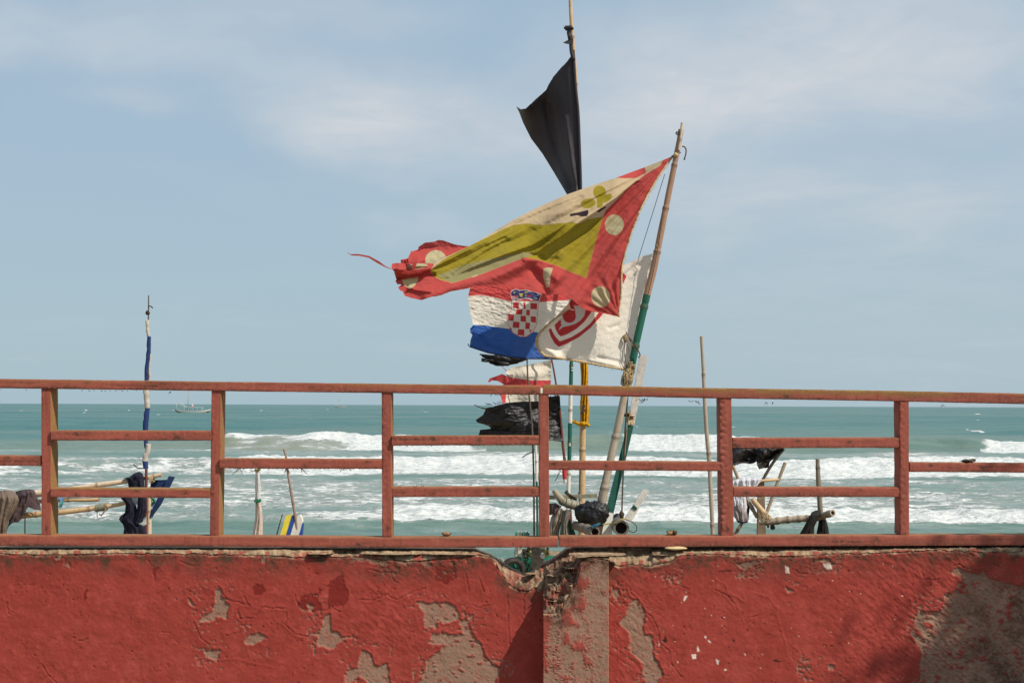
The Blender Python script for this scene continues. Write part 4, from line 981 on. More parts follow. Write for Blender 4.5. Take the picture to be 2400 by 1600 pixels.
# --- white flag with the red crest
topW = z1([(2047, 697), (1950, 722), (1830, 778), (1700, 840), (1600, 900), (1500, 1000), (1480, 1062)]) 
botW = [(q[0], q[1]) for q in z1([(1872, 1460), (1750, 1440), (1600, 1412), (1450, 1385), (1380, 1375), (1320, 1365)])]
hoW = z1([(2047, 697), (2020, 800), (1975, 950), (1945, 1080), (1915, 1220), (1890, 1350), (1872, 1460)])
flW = fray(z1([(1480, 1062), (1425, 1098), (1380, 1130), (1330, 1172), (1290, 1212), (1268, 1255), (1266, 1290), (1280, 1330), (1320, 1365)]), 1.2, 2, 7)
def d_w(s, q, px, py):
    d = YP + .05 + .05 * sm(s, 0, .5) - .33 * .0036 * np.clip(1535 - .17 * (py - 595) - px, 0, 900) + .04 * np.sin(s * 6 + q * 3)
    d += ridge(px, py, z1([(1300, 1240), (1330, 1320), (1400, 1370)]), 10, -.06) + ridge(px, py, z1([(1420, 1110), (1340, 1180)]), 8, -.05)
    d += .012 * np.sin((py - .55 * (1538 - px)) / 7.0) * sm(-s, -.22, -.05) * sm(-q, -.45, -.05)
    d += ridge(px, py, z1([(2040, 720), (1900, 790), (1820, 860)]), 5, .02) + ridge(px, py, z4([(1100, 770), (1190, 880), (1160, 1040)]), 14, .03)
    d += ridge(px, py, z4([(1950, 720), (2060, 690)]), 4, .012) + ridge(px, py, z4([(1800, 1100), (2150, 1180)]), 4, .014) + ridge(px, py, z4([(1700, 1140), (2100, 1230)]), 3, -.012)
    return d + .006 * fbm(px / 18, py / 14, 3, 12) + .002 * fbm(px / 5, py / 5, 2, 13)
BAND = [z4([(1150, 735), (1180, 830), (1230, 920), (1285, 968), (1400, 920), (1550, 840), (1700, 720), (1790, 620), (1850, 555), (1920, 440), (1860, 440), (1790, 545), (1700, 660), (1580, 760), (1450, 840), (1300, 895), (1240, 830), (1200, 760), (1190, 725)]),
        z4([(1230, 680), (1245, 740), (1280, 800), (1310, 830), (1400, 800), (1520, 730), (1620, 640), (1700, 530), (1760, 430), (1640, 330), (1420, 360), (1440, 470), (1500, 480), (1380, 560), (1300, 610)]), z6([(686, 1035), (735, 1075), (695, 1165)])]
CURL = [z4([(1480, 420), (1560, 430), (1640, 475), (1620, 560), (1570, 620), (1500, 665), (1420, 690), (1340, 705), (1287, 752), (1300, 712), (1325, 682), (1312, 650), (1325, 632), (1300, 622), (1360, 560), (1440, 520), (1500, 480)])]
DISC = [ell(*z4([(1425, 565)])[0], 15.5, 15.5, 0), z4([(1400, 520), (1500, 480), (1505, 540), (1490, 600), (1400, 600)])]
M_WFLAG = m_cloth('white_flag_cloth', (.84, .77, .66), [('band', (.50, .045, .050)), ('curl', (.60, .57, .53)), ('disc', (.48, .040, .045))], .34, wr=60, stain=.28, bump=.15)
wf = thing('flag', 'dirty white flag with part of a red shield crest, tied to the bamboo mast', 'flag', tuple(PV(1530, 720, YP)))
pW = cloth_patch(topW, botW, hoW, flW, 150, 110, d_w, dict(band=BAND, curl=CURL, disc=DISC))
join_patches('flag_cloth', [pW], M_WFLAG, wf, ('band', 'curl', 'disc'))
hem = MB()
for sc, ql in ((1, np.linspace(0, 1, 110)), (0, np.linspace(0, 1, 120))):
    C = coons(topW, botW, hoW, flW, 120, 110); e = C[-1] if sc else C[:, -1]
    k = np.linspace(0, 1, len(e)); dd = d_w(np.ones(len(e)) if sc else k, k if sc else np.ones(len(e)), e[:, 0], e[:, 1]); E = P(e[:, 0], e[:, 1], dd - .006)
    hem.tube([tuple(p) for p in E], [.008 + .005 * rs.random() for _ in E], 6)
    for i in range(0, len(E), 2):
        p = Vector(E[i]); hem.tube([p, p + Vector((rs.uniform(-.03, .005) if sc else rs.uniform(-.02, .02), -.005, rs.uniform(-.03, .004)))], [.002, .0008], 3)
hem.build('frayed_hem', M_TWINE, wf)

# --- red, white and blue chequered flag
topC = z1([(838, 918), (880, 908), (1000, 905), (1200, 880), (1480, 900)])
botC = z1([(832, 1306), (880, 1322), (950, 1345), (1100, 1374), (1200, 1384), (1330, 1385), (1500, 1388)])
flC = fray(z1([(838, 918), (820, 985), (835, 1080), (855, 1168), (835, 1190), (836, 1215), (850, 1230), (838, 1265), (832, 1306)]), 1.0, 2, 17)
hoC = z1([(1480, 900), (1490, 1100), (1500, 1388)])
YC = YP + .72
def d_c(s, q, px, py):
    d = YC + .06 * np.sin(s * 7 + q * 1.5) - .42 * .0039 * np.clip(1334 - px, 0, 500)
    d += ridge(px, py, z1([(860, 1180), (850, 1230), (900, 1310)]), 9, -.05) + ridge(px, py, z1([(870, 1240), (950, 1300), (1080, 1350)]), 8, .035)
    d += .013 * fbm(px / 14 + py / 30, py / 6 - px / 25, 4, 22) + .012 * fbm(px / 40, py / 25, 3, 24)
    return d
REDC = [z1([(700, 800), (1600, 800), (1600, 1003), (1480, 1005), (1290, 1017), (1110, 1015), (1060, 1005), (980, 985), (900, 972), (700, 990)])]
BLUEC = [z1([(700, 1150), (850, 1163), (950, 1172), (1080, 1190), (1280, 1215), (1600, 1230), (1600, 1500), (700, 1500)])]
SH = z4([(672, 362), (1015, 375), (1010, 480), (1000, 600), (985, 690), (940, 770), (860, 828), (780, 828), (690, 780), (640, 710), (612, 620), (620, 560), (670, 470)])
SHW = [SH]; SHB = [z4([(660, 355), (1022, 368), (1018, 480), (1007, 600), (992, 695), (945, 778), (862, 836), (778, 836), (684, 787), (633, 714), (604, 620), (612, 556), (663, 466)])]
CK = [z4(q) for q in [[(690, 380), (765, 383), (762, 465), (682, 458)], [(820, 385), (850, 385), (850, 470), (825, 468)], [(915, 392), (1003, 395), (1000, 475), (912, 470)],
      [(730, 470), (812, 473), (803, 545), (718, 538)], [(860, 480), (905, 482), (905, 558), (858, 552)], [(628, 535), (700, 542), (690, 628), (618, 618)], [(785, 558), (857, 560), (855, 642), (782, 632)], [(918, 565), (988, 570), (985, 650), (920, 642)],
      [(688, 635), (772, 642), (766, 722), (678, 712)], [(848, 648), (910, 652), (902, 735), (845, 730)], [(640, 712), (668, 722), (668, 760), (650, 740)], [(752, 735), (835, 738), (832, 822), (745, 808)], [(905, 738), (932, 742), (915, 775), (902, 782)]]]
CROWN = [z4([(656, 262), (672, 235), (712, 216), (740, 218), (762, 232), (800, 226), (850, 222), (900, 240), (950, 246), (1000, 262), (1052, 278), (1036, 320), (1018, 370), (960, 350), (900, 330), (840, 325), (760, 340), (684, 355), (666, 300)])]
CROWNW = [z4([(650, 262), (668, 228), (712, 208), (742, 211), (764, 224), (850, 214), (902, 231), (1060, 272), (1043, 322), (1024, 382), (958, 360), (898, 340), (840, 335), (760, 350), (678, 365), (660, 302)])]
CRW2 = [z4([(668, 308), (752, 296), (755, 306), (672, 320)]), z4([(676, 334), (752, 318), (752, 328), (680, 345)]), z4([(955, 320), (1010, 330), (1000, 345), (960, 332)])]
CRR = [z4([(668, 296), (752, 288), (752, 297), (668, 308)]), z4([(670, 320), (752, 306), (752, 318), (676, 334)]), z4([(878, 288), (930, 285), (935, 305), (882, 310)])]
CRY = [z4([(768, 262), (785, 272), (808, 260), (812, 290), (806, 312), (775, 310)]), z4([(690, 248), (720, 244), (715, 258), (695, 262)]), z4([(840, 240), (890, 248), (880, 262), (838, 262)]), z4([(1005, 275), (1030, 282), (1012, 292)]), z4([(845, 290), (862, 285), (862, 305), (848, 308)])]
M_CRO = m_cloth('tricolour_cloth', (.72, .68, .60), [('red', (.56, .075, .072)), ('blue', (.042, .125, .42)), ('crestline', (.58, .16, .15)), ('crest', (.70, .67, .60)), ('check', (.50, .045, .050)), ('crownline', (.72, .62, .62)), ('crown', (.050, .055, .17)), ('crownwhite', (.70, .66, .62)), ('crownred', (.48, .04, .05)), ('crownyellow', (.55, .47, .06))], .34, wr=45, stain=.15, bump=.3)
cf = thing('flag', 'red, white and blue striped flag with a red chequered shield under a small crown', 'flag', tuple(PV(1334, 740, YC)))
pCf = cloth_patch(topC, botC, flC, hoC, 190, 130, d_c, dict(red=REDC, blue=BLUEC, crestline=SHB, crest=SHW, check=CK, crownline=CROWNW, crown=CROWN, crownwhite=CRW2, crownred=CRR, crownyellow=CRY))
join_patches('flag_cloth', [pCf], M_CRO, cf, ('red', 'blue', 'crestline', 'crest', 'check', 'crownline', 'crown', 'crownwhite', 'crownred', 'crownyellow'))
hem = MB()
e = coons(topC, botC, flC, hoC, 120, 80); b_ = e[:, -1]; E = P(b_[:, 0], b_[:, 1], d_c(np.linspace(0, 1, 120), np.ones(120), b_[:, 0], b_[:, 1]) - .004); hem.tube([tuple(p) for p in E], .006, 5)
rope(hem, [(1102, 812), (1098, 810), (1097, 806), (1100, 808)], .8, YC - .1)
M_NAVY = m_plain('navy_thread', (.012, .016, .045), (.03, .035, .08)); hem.build('flag_hem', M_NAVY, cf)

# --- black flag on the tall mast
YB = YP + 1.35
topB = fray(zb([(545, 385), (490, 470), (440, 520), (385, 585), (350, 640), (325, 692), (270, 740), (210, 795), (170, 832), (135, 838), (98, 815)]), .8, 2, 2)
botB = zb([(594, 1620), (560, 1600), (520, 1545), (485, 1487), (380, 1310), (300, 1180), (210, 1060), (150, 940), (120, 860), (98, 815)])
hoB = zb([(545, 385), (555, 600), (572, 780), (580, 1000), (590, 1240), (594, 1620)])
M_BLK = m_cloth('black_cloth', (.036, .028, .031), [], .10, .62, wr=90, spec=.35, bump=.15)
bf = thing('flag', 'plain black flag, bellied and pointed, high on the tallest mast', 'flag', tuple(PV(1342, 120, YB)))
n_ = 90
def d_b(s, q, px, py):
    return YB + .28 * np.sin(np.clip(s, 0, 1) * 2.2) * sm(s, 0, .4) * (0.5 + q) - .02 * np.sin(s * 9) * (1 - q) + ridge(px, py, zb([(330, 800), (400, 1100), (520, 1420)]), 10, .05) + ridge(px, py, zb([(470, 900), (520, 1250), (560, 1480)]), 7, -.035) + .004 * fbm(px / 16, py / 30, 3, 3)
pBf = cloth_patch(topB, botB, hoB, [topB[-1], botB[-1]], 110, 100, d_b)
join_patches('flag_cloth', [pBf], M_BLK, bf)
m = MB(); kn = [(1337, 66), (1333, 74), (1334, 84), (1338, 92), (1338, 104), (1340, 124), (1345, 140)]
rope(m, [(x, y, -.03) for x, y in kn], 4.5, YB, 0, 8); m.blob(PV(1333, 66, YB - .04), (.045, .03, .022), 4, .6, 9); m.blob(PV(1335, 86, YB - .04), (.022, .03, .035), 5, .6, 9)
V_ = [PV(x, y, YB - .05) for x, y in zb([(455, 328), (500, 305), (535, 292), (532, 340), (480, 338)])]; m.add(V_, [(0, 1, 2, 3, 4)])
V_ = [PV(x, y, YB - .05) for x, y in zb([(470, 196), (530, 205), (540, 225), (520, 238), (470, 236), (478, 215)])]; m.add(V_, [(0, 1, 2, 3, 4, 5)])
rope(m, [(1344, 118, -.02), (1349, 200, -.02), (1355, 260, -.02), (1358, 330, -.02), (1361, 420, -.02), (1362, 500, -.02)], 3.2, YB, 0, 8)
m.build('tied_sleeve', M_BLK, bf)

# --- small white and red flag, tattered black plastic flag, black rag
YR = YP + 1.75
za = Z(880, 800, 3.136)
topR = za([(1292, 132), (1230, 150), (1150, 165), (1060, 180), (1000, 190), (970, 212)]); botR = za([(1280, 405), (1200, 440), (1100, 440), (1020, 445), (950, 452), (935, 455)])
flR = fray(za([(970, 212), (955, 232), (975, 262), (985, 300), (905, 330), (920, 400), (935, 455)]), 1.2, 2, 27)
REDR = [za([(800, 235), (950, 235), (985, 262), (1060, 275), (1150, 285), (1290, 285), (1290, 340), (1100, 345), (990, 350), (960, 380), (955, 470), (800, 470)])]
M_RW = m_cloth('white_red_cloth', (.70, .63, .52), [('red', (.56, .075, .075))], .36, wr=50, bump=.4)
rw = thing('flag', 'small torn white flag with a red stripe, behind the thin dark stick', 'flag', tuple(PV(1291, 870, YR)))
pR = cloth_patch(topR, botR, [topR[0], za([(1290, 280)])[0], botR[0]], flR, 80, 60, lambda s, q, px, py: YR - .25 * s + .04 * np.sin(s * 8 + q * 2) + .03 * np.sin(q * 12 + s * 2) * sm(-q, -.5, -.1) + .012 * fbm(px / 12, py / 10, 3, 4), dict(red=REDR))
pR2 = cloth_patch(za([(985, 262), (930, 238), (880, 258), (840, 270), (828, 292)]), za([(1000, 345), (930, 308), (900, 290), (860, 285), (832, 302)]), za([(985, 262), (1000, 345)]), za([(828, 292), (832, 302)]), 30, 12, lambda s, q, px, py: YR - .02 - .03 * np.sin(s * 7) + .03 * q, dict(red=[za([(0, 0), (2000, 0), (2000, 900), (0, 900)])]))
join_patches('flag_cloth', [pR, pR2], M_RW, rw, ('red',))
m = MB(); rope(m, [(1177, 860, 0), (1183, 864, 0), (1186, 868, -.02), (1200, 866, -.02)], .8, YR); m.build('loose_thread', m_plain('red_thread', (.35, .04, .05), (.45, .06, .07)), rw)

M_PLAS = m_cloth('black_plastic', (.011, .010, .011), [], .04, .50, wr=22, spec=.4, bump=.15)
topK = fray(za([(1355, 398), (1280, 405), (1200, 395), (1130, 400), (1080, 430), (1000, 440), (930, 460), (860, 480), (800, 490), (735, 470)]), 2.0, 3, 31)
botK = za([(1382, 738), (1300, 730), (1200, 722), (1100, 715), (1000, 705), (900, 700), (756, 690)])
hoK = za([(1355, 398), (1362, 520), (1375, 620), (1382, 738)]); flK = fray(za([(735, 470), (810, 500), (790, 540), (735, 578), (750, 595), (830, 620), (850, 640), (770, 648), (756, 690)]), 1.0, 2, 33)
bk = thing('flag', 'tattered black plastic flag flapping behind the railing on a thin brown pole', 'flag', tuple(PV(1316, 980, YR - .05)))
pK = cloth_patch(topK, botK, hoK, flK, 150, 80, lambda s, q, px, py: YR - .06 + .09 * np.sin(s * 6 + q * 2.5) + .030 * fbm(px / 26, py / 12, 3, 41) + .004 * fbm(px / 9, py / 6, 2, 43))
join_patches('flag_cloth', [pK], M_PLAS, bk)
m = MB()
for k in range(26):
    x = 1140 + k * 6.6 + rs.uniform(-2, 2); y = ip(x, [(1115, 950), (1180, 943), (1230, 936), (1240, 928), (1320, 926)])
    p = PV(x, y + 2, YR - .06); m.tube([p, p + Vector((rs.uniform(-.05, .0), rs.uniform(-.02, .02), rs.uniform(.005, .035)))], [.004, .001], 4)
rope(m, [(1135, 958), (1124, 954), (1117, 951), (1112, 948)], 1.2, YR - .06); m.build('shredded_strips', M_PLAS, bk)['kind'] = 'stuff'

rg = thing('rag', 'black shredded rag tied to a thin stick under the blue stripe of the chequered flag', 'rag', tuple(PV(1235, 836, YP + 1.45)))
m = MB()
for k in range(16):
    a = rs.uniform(-.12, .34); L_ = rs.uniform(.55, 1); y0 = 838 + rs.uniform(-1, 3)
    pts = [(1236, y0), (1236 - 40 * L_, y0 + 10 * a + 4 + rs.uniform(-2, 2)), (1236 - 80 * L_, y0 + 40 * a + rs.uniform(-4, 4)), (1236 - 112 * L_, y0 + 48 * a - 3 + rs.uniform(-5, 5))]
    q = spline([(x, y, rs.uniform(-.03, .03)) for x, y in pts], 12); W_ = P(q[:, 0], q[:, 1], YP + 1.43 + q[:, 2])
    m.tube([tuple(w) for w in W_], [(.010 + .012 * math.sin(i / 11 * 3.0)) * rs.uniform(.6, 1.2) for i in range(12)], 6, 0, True, .5)
m.build('rag_cloth', M_PLAS, rg)

# ------------------------------------------------------------------ masts and poles
def ground_at(px, Y):
    return float(beach_z(np.array(0.0), np.array(Y)))
mast = thing('mast', 'leaning bamboo mast, brown on top, green below, grey at its foot, carrying two flags', 'mast', tuple(PV(1400, 1230, YP)))
bamboo('bamboo_pole', [(1384, 1420, .1), (1398, 1300, .04), (1412, 1172, 0), (1428, 1090, 0), (1448, 1000, 0), (1466, 915, 0), (1480, 860, 0), (1494, 790, 0), (1516, 692, 0), (1532, 630, 0), (1550, 540, 0), (1568, 450, 0), (1584, 370, 0), (1592, 330, 0), (1596, 304, 0)],
       [11.5, 10.6, 10.2, 9.6, 9, 8.6, 8.4, 8.6, 8.8, 8.4, 7.8, 7.2, 6.6, 6.2], [M_BROWN, M_GREENP, M_GREY], YP, mast, 16, .42, [(-999, 0), (693, 1), (872, 2)], 3)
bamboo('tip_stick', [(1591, 352, -.03), (1596, 318, -.03), (1599, 288, -.03)], [3.0, 3.4, 3.6], [M_PALE], YP, mast, 10, .2, None, 4)
m = MB(); wrap(m, (1590, 318), (1593, 312), 8, 2.2, 1.1, YP, 0, -.0, 1); m.build('mast_lashing', M_ROPE, mast)
m = MB(); rope(m, [(1599, 344, -.03), (1604, 344, -.03), (1608, 352, -.03), (1607, 363, -.03), (1604, 372, -.03)], 1.6, YP, 0)
for k in range(4): rope(m, [(1604, 369, -.03), (1604 - 2 + k * 1.5, 375, -.03)], .6, YP, 0)
m.build('rope_end', M_ROPE, mast)
m = MB()
rs2 = random.Random(12)
wrap(m, (1465, 905), (1478, 862), 11, 9, 1.8, YP, 0, 0, 2); wrap(m, (1476, 872), (1482, 850), 10, 5, 1.4, YP, 1, 0, 3); wrap(m, (1470, 890), (1474, 878), 12, 3, 1.3, YP, 0, 0, 4)
for k in range(7): rope(m, [(1475 + rs2.uniform(-6, 6), 862, -.05), (1472 + rs2.uniform(-10, 12), 872 + rs2.uniform(-4, 6), -.08), (1468 + rs2.uniform(-12, 16), 886 + rs2.uniform(-6, 6), -.06)], .9, YP, 1)
rope(m, [(1464, 868, -.06), (1458, 884, -.06), (1456, 896, -.06), (1462, 904, -.06), (1472, 900, -.06)], 1.3, YP, 0)
for k in range(16):
    a_ = rs2.uniform(0, 1); x0 = 1468 + 10 * a_; y0 = 905 - 50 * a_
    rope(m, [(x0 - 10, y0 + rs2.uniform(-6, 6), -.03), (x0, y0 + rs2.uniform(-8, 8), -.075), (x0 + 11, y0 + rs2.uniform(-7, 7), -.03)], rs2.uniform(.8, 1.8), YP, k % 2)
for k in range(9):
    x0 = 1474 + rs2.uniform(-12, 8); rope(m, [(x0, 866 + rs2.uniform(-8, 20), -.06), (x0 + rs2.uniform(-9, 5), 880 + rs2.uniform(-4, 16), -.085), (x0 + rs2.uniform(-14, 6), 892 + rs2.uniform(-4, 18), -.06)], rs2.uniform(.5, .9), YP, 1)
m.build('rope_binding', [M_ROPEB, M_TWINE], mast)
ln = thing('halyard', 'thin dark lines running down the mast with a knotted loop below the patterned flag', 'rope', tuple(PV(1452, 742, YP)))
m = MB()
rope(m, [(1558, 408, .02), (1520, 530, .10), (1485, 640, .12), (1453, 725, .16), (1450, 742, .14)], .8, YP, 0)
rope(m, [(1553, 505, -.05), (1540, 590, -.06), (1526, 660, -.06), (1513, 712, -.06)], .8, YP, 0)
rope(m, [(1450, 742, .14), (1456, 752, .1), (1470, 783, .02), (1486, 806, -.06), (1500, 830, -.06), (1496, 838, -.06)], 1.4, YP, 0)
rope(m, [(1470, 782, .02), (1462, 786, -.0), (1457, 794, 0), (1454, 800, 0)], 1.3, YP, 1); rope(m, [(1472, 786, 0), (1482, 808, -.04), (1488, 814, -.06), (1494, 828, -.06)], 1.1, YP, 1)
rope(m, [(1466, 800, -.02), (1463, 820, -.02), (1465, 840, -.03), (1470, 860, -.05)], 1.0, YP, 0); rope(m, [(1468, 804, -.02), (1474, 820, -.02), (1476, 840, -.03), (1474, 858, -.05)], .8, YP, 1)
m.blob(PV(1466, 794, YP - .02), (.02, .02, .03), 6, .4, 8, 1); m.blob(PV(1454, 748, YP + .1), (.012, .012, .016), 7, .3, 7, 0); m.blob(PV(1539, 577, YP - .06), (.008, .008, .014), 7, .3, 7, 1)
m.build('rope_strand', [M_ROPE, M_ROPEB], ln)

tm = thing('mast', 'tallest slender bamboo mast flying the black flag, its foot tan and wrapped in yellow cloth', 'mast', tuple(PV(1364, 1200, YB)))
bamboo('bamboo_pole', [(1360, 1420, 0), (1362, 1300, 0), (1364, 1160, 0), (1366, 1000, 0), (1368, 850, 0), (1364, 600, .02), (1358, 400, .02), (1350, 200, .02), (1342, 90, .02), (1338, 30, .02), (1335, -60, .02)], [8.6, 8.2, 7.6, 7.0, 5.2, 4.6, 4.2, 4.4, 4.6, 4.2], [M_TAN], YB, tm, 14, .5, None, 6)
M_YEL = m_cloth('yellow_cloth', (.62, .33, .015), [], .25, wr=40, bump=.3); M_STR = m_plain('cord', (.05, .04, .03), (.10, .08, .06))
yc = thing('cloth', 'yellow cloth wound and knotted round the tan bamboo mast', 'cloth', tuple(PV(1368, 940, YB)))
pt = [(1358, 836), (1360, 860), (1362, 885), (1363, 905), (1361, 930), (1359, 955), (1361, 975), (1364, 998)]; pb = [(1376, 838), (1379, 870), (1378, 905), (1379, 930), (1381, 960), (1380, 985), (1378, 998)]
V, Fy, _ = cloth_patch(pt, pb, [pt[0], pb[0]], [pt[-1], pb[-1]], 90, 34, lambda s, q, px, py: YB - .065 - .012 * np.sin(q * 3.14) + .020 * np.sin(q * 20 + s * 10) * sm(q, 0, .1) * sm(-q, -1, -.9) + .012 * fbm(px / 7, py / 9, 3, 5) + .045 * (2 * np.abs(q - .5)) ** 3)
join_patches('wound_cloth', [(V, Fy, {})], M_YEL, yc)
m = MB(); rope(m, [(1342, 986, -.05), (1350, 990, -.06), (1360, 994, -.08), (1372, 992, -.09), (1381, 998, -.08)], 4.2, YB, 0, 8); m.blob(PV(1366, 993, YB - .09), (.03, .03, .022), 3, .4, 9)
m.build('knotted_tail', M_YEL, yc)
m = MB(); V_ = [PV(x, y, YB - .10) for x, y in [(1364, 950), (1372, 948), (1370, 958), (1373, 962), (1366, 968), (1360, 974), (1362, 962)]]; m.add(V_, [(0, 1, 2, 3, 4, 5, 6)]); m.build('dark_patch', M_DARK, yc)

gp = thing('pole', 'thin pole painted in green and white bands, left of the yellow wrapped mast', 'pole', tuple(PV(1330, 1200, YP + .76)))
bamboo('bamboo_pole', [(1329, 1420, 0), (1331, 1200, 0), (1335, 1050, 0), (1337, 950, 0), (1339, 850, 0), (1341, 700, 0)], [4.6, 4.6, 4.8, 5.0, 4.4, 4.0], [M_GREENP, M_WHITEP], YP + .76, gp, 12, .33, [(-999, 0), (905, 1), (992, 0), (1086, 1)], 8)
m = MB()
for y in (862, 868, 1040, 1044): m.blob(PV(1341 - (y - 860) * .03, y, YP + .735), (.010, .006, .006), y, .4, 6)
m.build('paint_scuff', M_WHITEP, gp)['kind'] = 'stuff'
rp = thing('pole', 'thin dark red brown pole holding the tattered black plastic flag', 'pole', tuple(PV(1334, 1160, YR)))
bamboo('wooden_pole', [(1348, 1420, .02), (1334, 1168, .02), (1325, 1090, .02), (1319, 1040, .02), (1312, 960, .02), (1300, 880, .02), (1291, 832, .02)], [5, 4.4, 4.2, 3.8, 3.2, 2.4, 2.0], [M_REDP], YR, rp, 10, .4, None, 9)
m = MB(); rope(m, [(1322.5, 1100, 0), (1323, 1112, 0), (1324, 1122, 0)], 5.4, YR, 0, 10); rope(m, [(1324, 1123, 0), (1325, 1132, 0)], 4.6, YR, 1, 10)
rope(m, [(1314, 1104, -.02), (1309, 1112, -.02), (1304, 1122, -.02), (1301, 1126, -.02)], .9, YR, 2)
m.build('painted_band', [m_plain('red_tape', (.45, .03, .03), (.55, .05, .045)), M_WHITEP, M_ROPE], rp)
sp = thing('stick', 'thin dark stick standing between two bays of the railing, a black rag at its top', 'stick', tuple(PV(1252, 1200, YP + 1.45)))
bamboo('stick_shaft', [(1252.5, 1440, 0), (1251.5, 1180, 0), (1250, 1080, 0), (1247, 1000, 0), (1238, 900, 0), (1235, 832, 0)], [2.6, 2.4, 2.2, 2.2, 2.0, 1.8], [m_bamboo('dark_stick', (.07, .05, .035), (.15, .11, .08), (.03, .02, .015))], YP + 1.45, sp, 8, .5, None, 10)
m = MB(); rope(m, [(1224, 1071, 0), (1236, 1064, 0), (1249, 1058, 0)], 1.3, YP + 1.44); m.blob(PV(1250, 1054, YP + 1.44), (.008, .008, .014), 3, .3, 6); m.build('tied_twig', M_ROPE, sp)
sg = thing('pole', 'thin green and pale pole beside the dark stick, mostly hidden by a railing post', 'pole', tuple(PV(1262, 1250, YP + 1.42)))
bamboo('bamboo_pole', [(1262, 1440, 0), (1259, 1180, 0), (1257, 1100, 0), (1255, 1030, 0)], [3.4, 3, 2.6, 2.4], [M_GREENP, M_WHITEP], YP + 1.42, sg, 8, .3, [(-999, 1), (1130, 0)], 11)
# ------------------------------------------------------------------ beached canoes (mostly hidden behind the wall)
M_HULLG = m_plain('green_boat_paint', (.01, .11, .075), (.03, .19, .13), sc=12); M_HULLW = m_plain('white_boat_paint', (.50, .48, .42), (.68, .65, .58), sc=12)
M_BOATW = m_plain('bare_boat_timber', (.14, .10, .07), (.28, .21, .14), sc=14); M_BLUE = m_plain('blue_boat_paint', (.012, .045, .20), (.03, .085, .32), sc=12)
M_DBLUE = m_plain('dark_blue_paint', (.010, .022, .07), (.02, .045, .12), sc=20); M_YELP = m_plain('yellow_boat_paint', (.60, .45, .03), (.72, .56, .06), sc=20)
def hull(name, x0, x1, Yc, B, g0, rise, depth, mats, parent, ns=48, na=18):
    V = []; mi = []
    for i in range(ns + 1):
        t_ = i / ns; e = abs(2 * t_ - 1); x = x0 + (x1 - x0) * t_
        b = max(B * (1 - e ** 2.6) ** .75, .03); g = g0 + rise * e ** 4; kz = -depth + g0 + (depth + rise) * .75 * e ** 6
        for sh in (0, 1):
            for j in range(na + 1):
                a = math.pi * (j if sh == 0 else na - j) / na; o = .035 * sh
                y = -(b - min(o, b * .6)) * math.cos(a); z = g - (g - kz - o * 1.2) * max(math.sin(a), 0) ** .75
                V.append((x, Yc + y, z))
    m = 2 * (na + 1); F_ = []; mi = []
    for i in range(ns):
        for j in range(m):
            F_.append((i * m + j, i * m + (j + 1) % m, (i + 1) * m + (j + 1) % m, (i + 1) * m + j))
            jj = j % (na + 1); mi.append(2 if j > na else (0 if (jj < 3 or jj > na - 4) else 1))
    F_ += [tuple(range(m)), tuple(ns * m + j for j in reversed(range(m)))]; mi += [0, 0]
    return new_mesh(name, np.array(V), F_, mats, parent, True, None, mi)
cA = thing('canoe', 'green and white painted fishing canoe beached behind the broken notch of the wall', 'canoe', (3.4, 12.95, -.75))
hull('hull', .03, 7.2, 12.95, .70, .20, .10, .98, [M_HULLG, M_HULLW, M_BOATW], cA)
for k, x in enumerate((.9, 1.9, 2.9, 4.0, 5.2)):
    m = MB(); m.box((x, 12.95, .14), (.16, 1.30, .04)); m.build('thwart', M_BOATW, cA)
cB = thing('canoe', 'beached canoe with a yellow, blue and white striped bow standing behind the second bay', 'canoe', (-5, 14.9, -.85))
hull('hull', -9.5, -2.25, 14.9, .70, .06, .14, .95, [M_BLUE, M_HULLW, M_BOATW], cB)
for k, x in enumerate((-3.4, -4.6, -5.8, -7.0)):
    m = MB(); m.box((x, 14.9, .0), (.16, 1.28, .04)); m.build('thwart', M_BOATW, cB)
z2 = Z(500, 860, 3.564); YS = 14.75
def slab(name, poly, Y, th, mats, parent, lean=0.0):
    f = [PV(x, y, Y + lean * (1255 - y)) for x, y in poly]; b = [v + Vector((0, th, 0)) for v in f]; n = len(f); m = MB()
    m.add(f + b, [tuple(range(n)), tuple(range(2 * n - 1, n - 1, -1))] + [(i, (i + 1) % n, n + (i + 1) % n, n + i) for i in range(n)])
    o = m.build(name, mats, parent, False); return o
for poly, mt in [([(606, 1243), (640, 1234), (655, 1237), (600, 1420), (552, 1420)], M_YELP), ([(657, 1238), (668, 1240), (687, 1252), (636, 1420), (602, 1420)], M_BLUE), ([(689, 1252), (706, 1240), (722, 1234), (736, 1262), (743, 1290), (734, 1335), (708, 1420), (638, 1420)], M_HULLW), ([(745, 1302), (744, 1345), (736, 1420), (710, 1420), (733, 1345)], M_BLUE)]:
    slab('bow_plank', z2(poly), YS, .10, mt, cB, .0004)
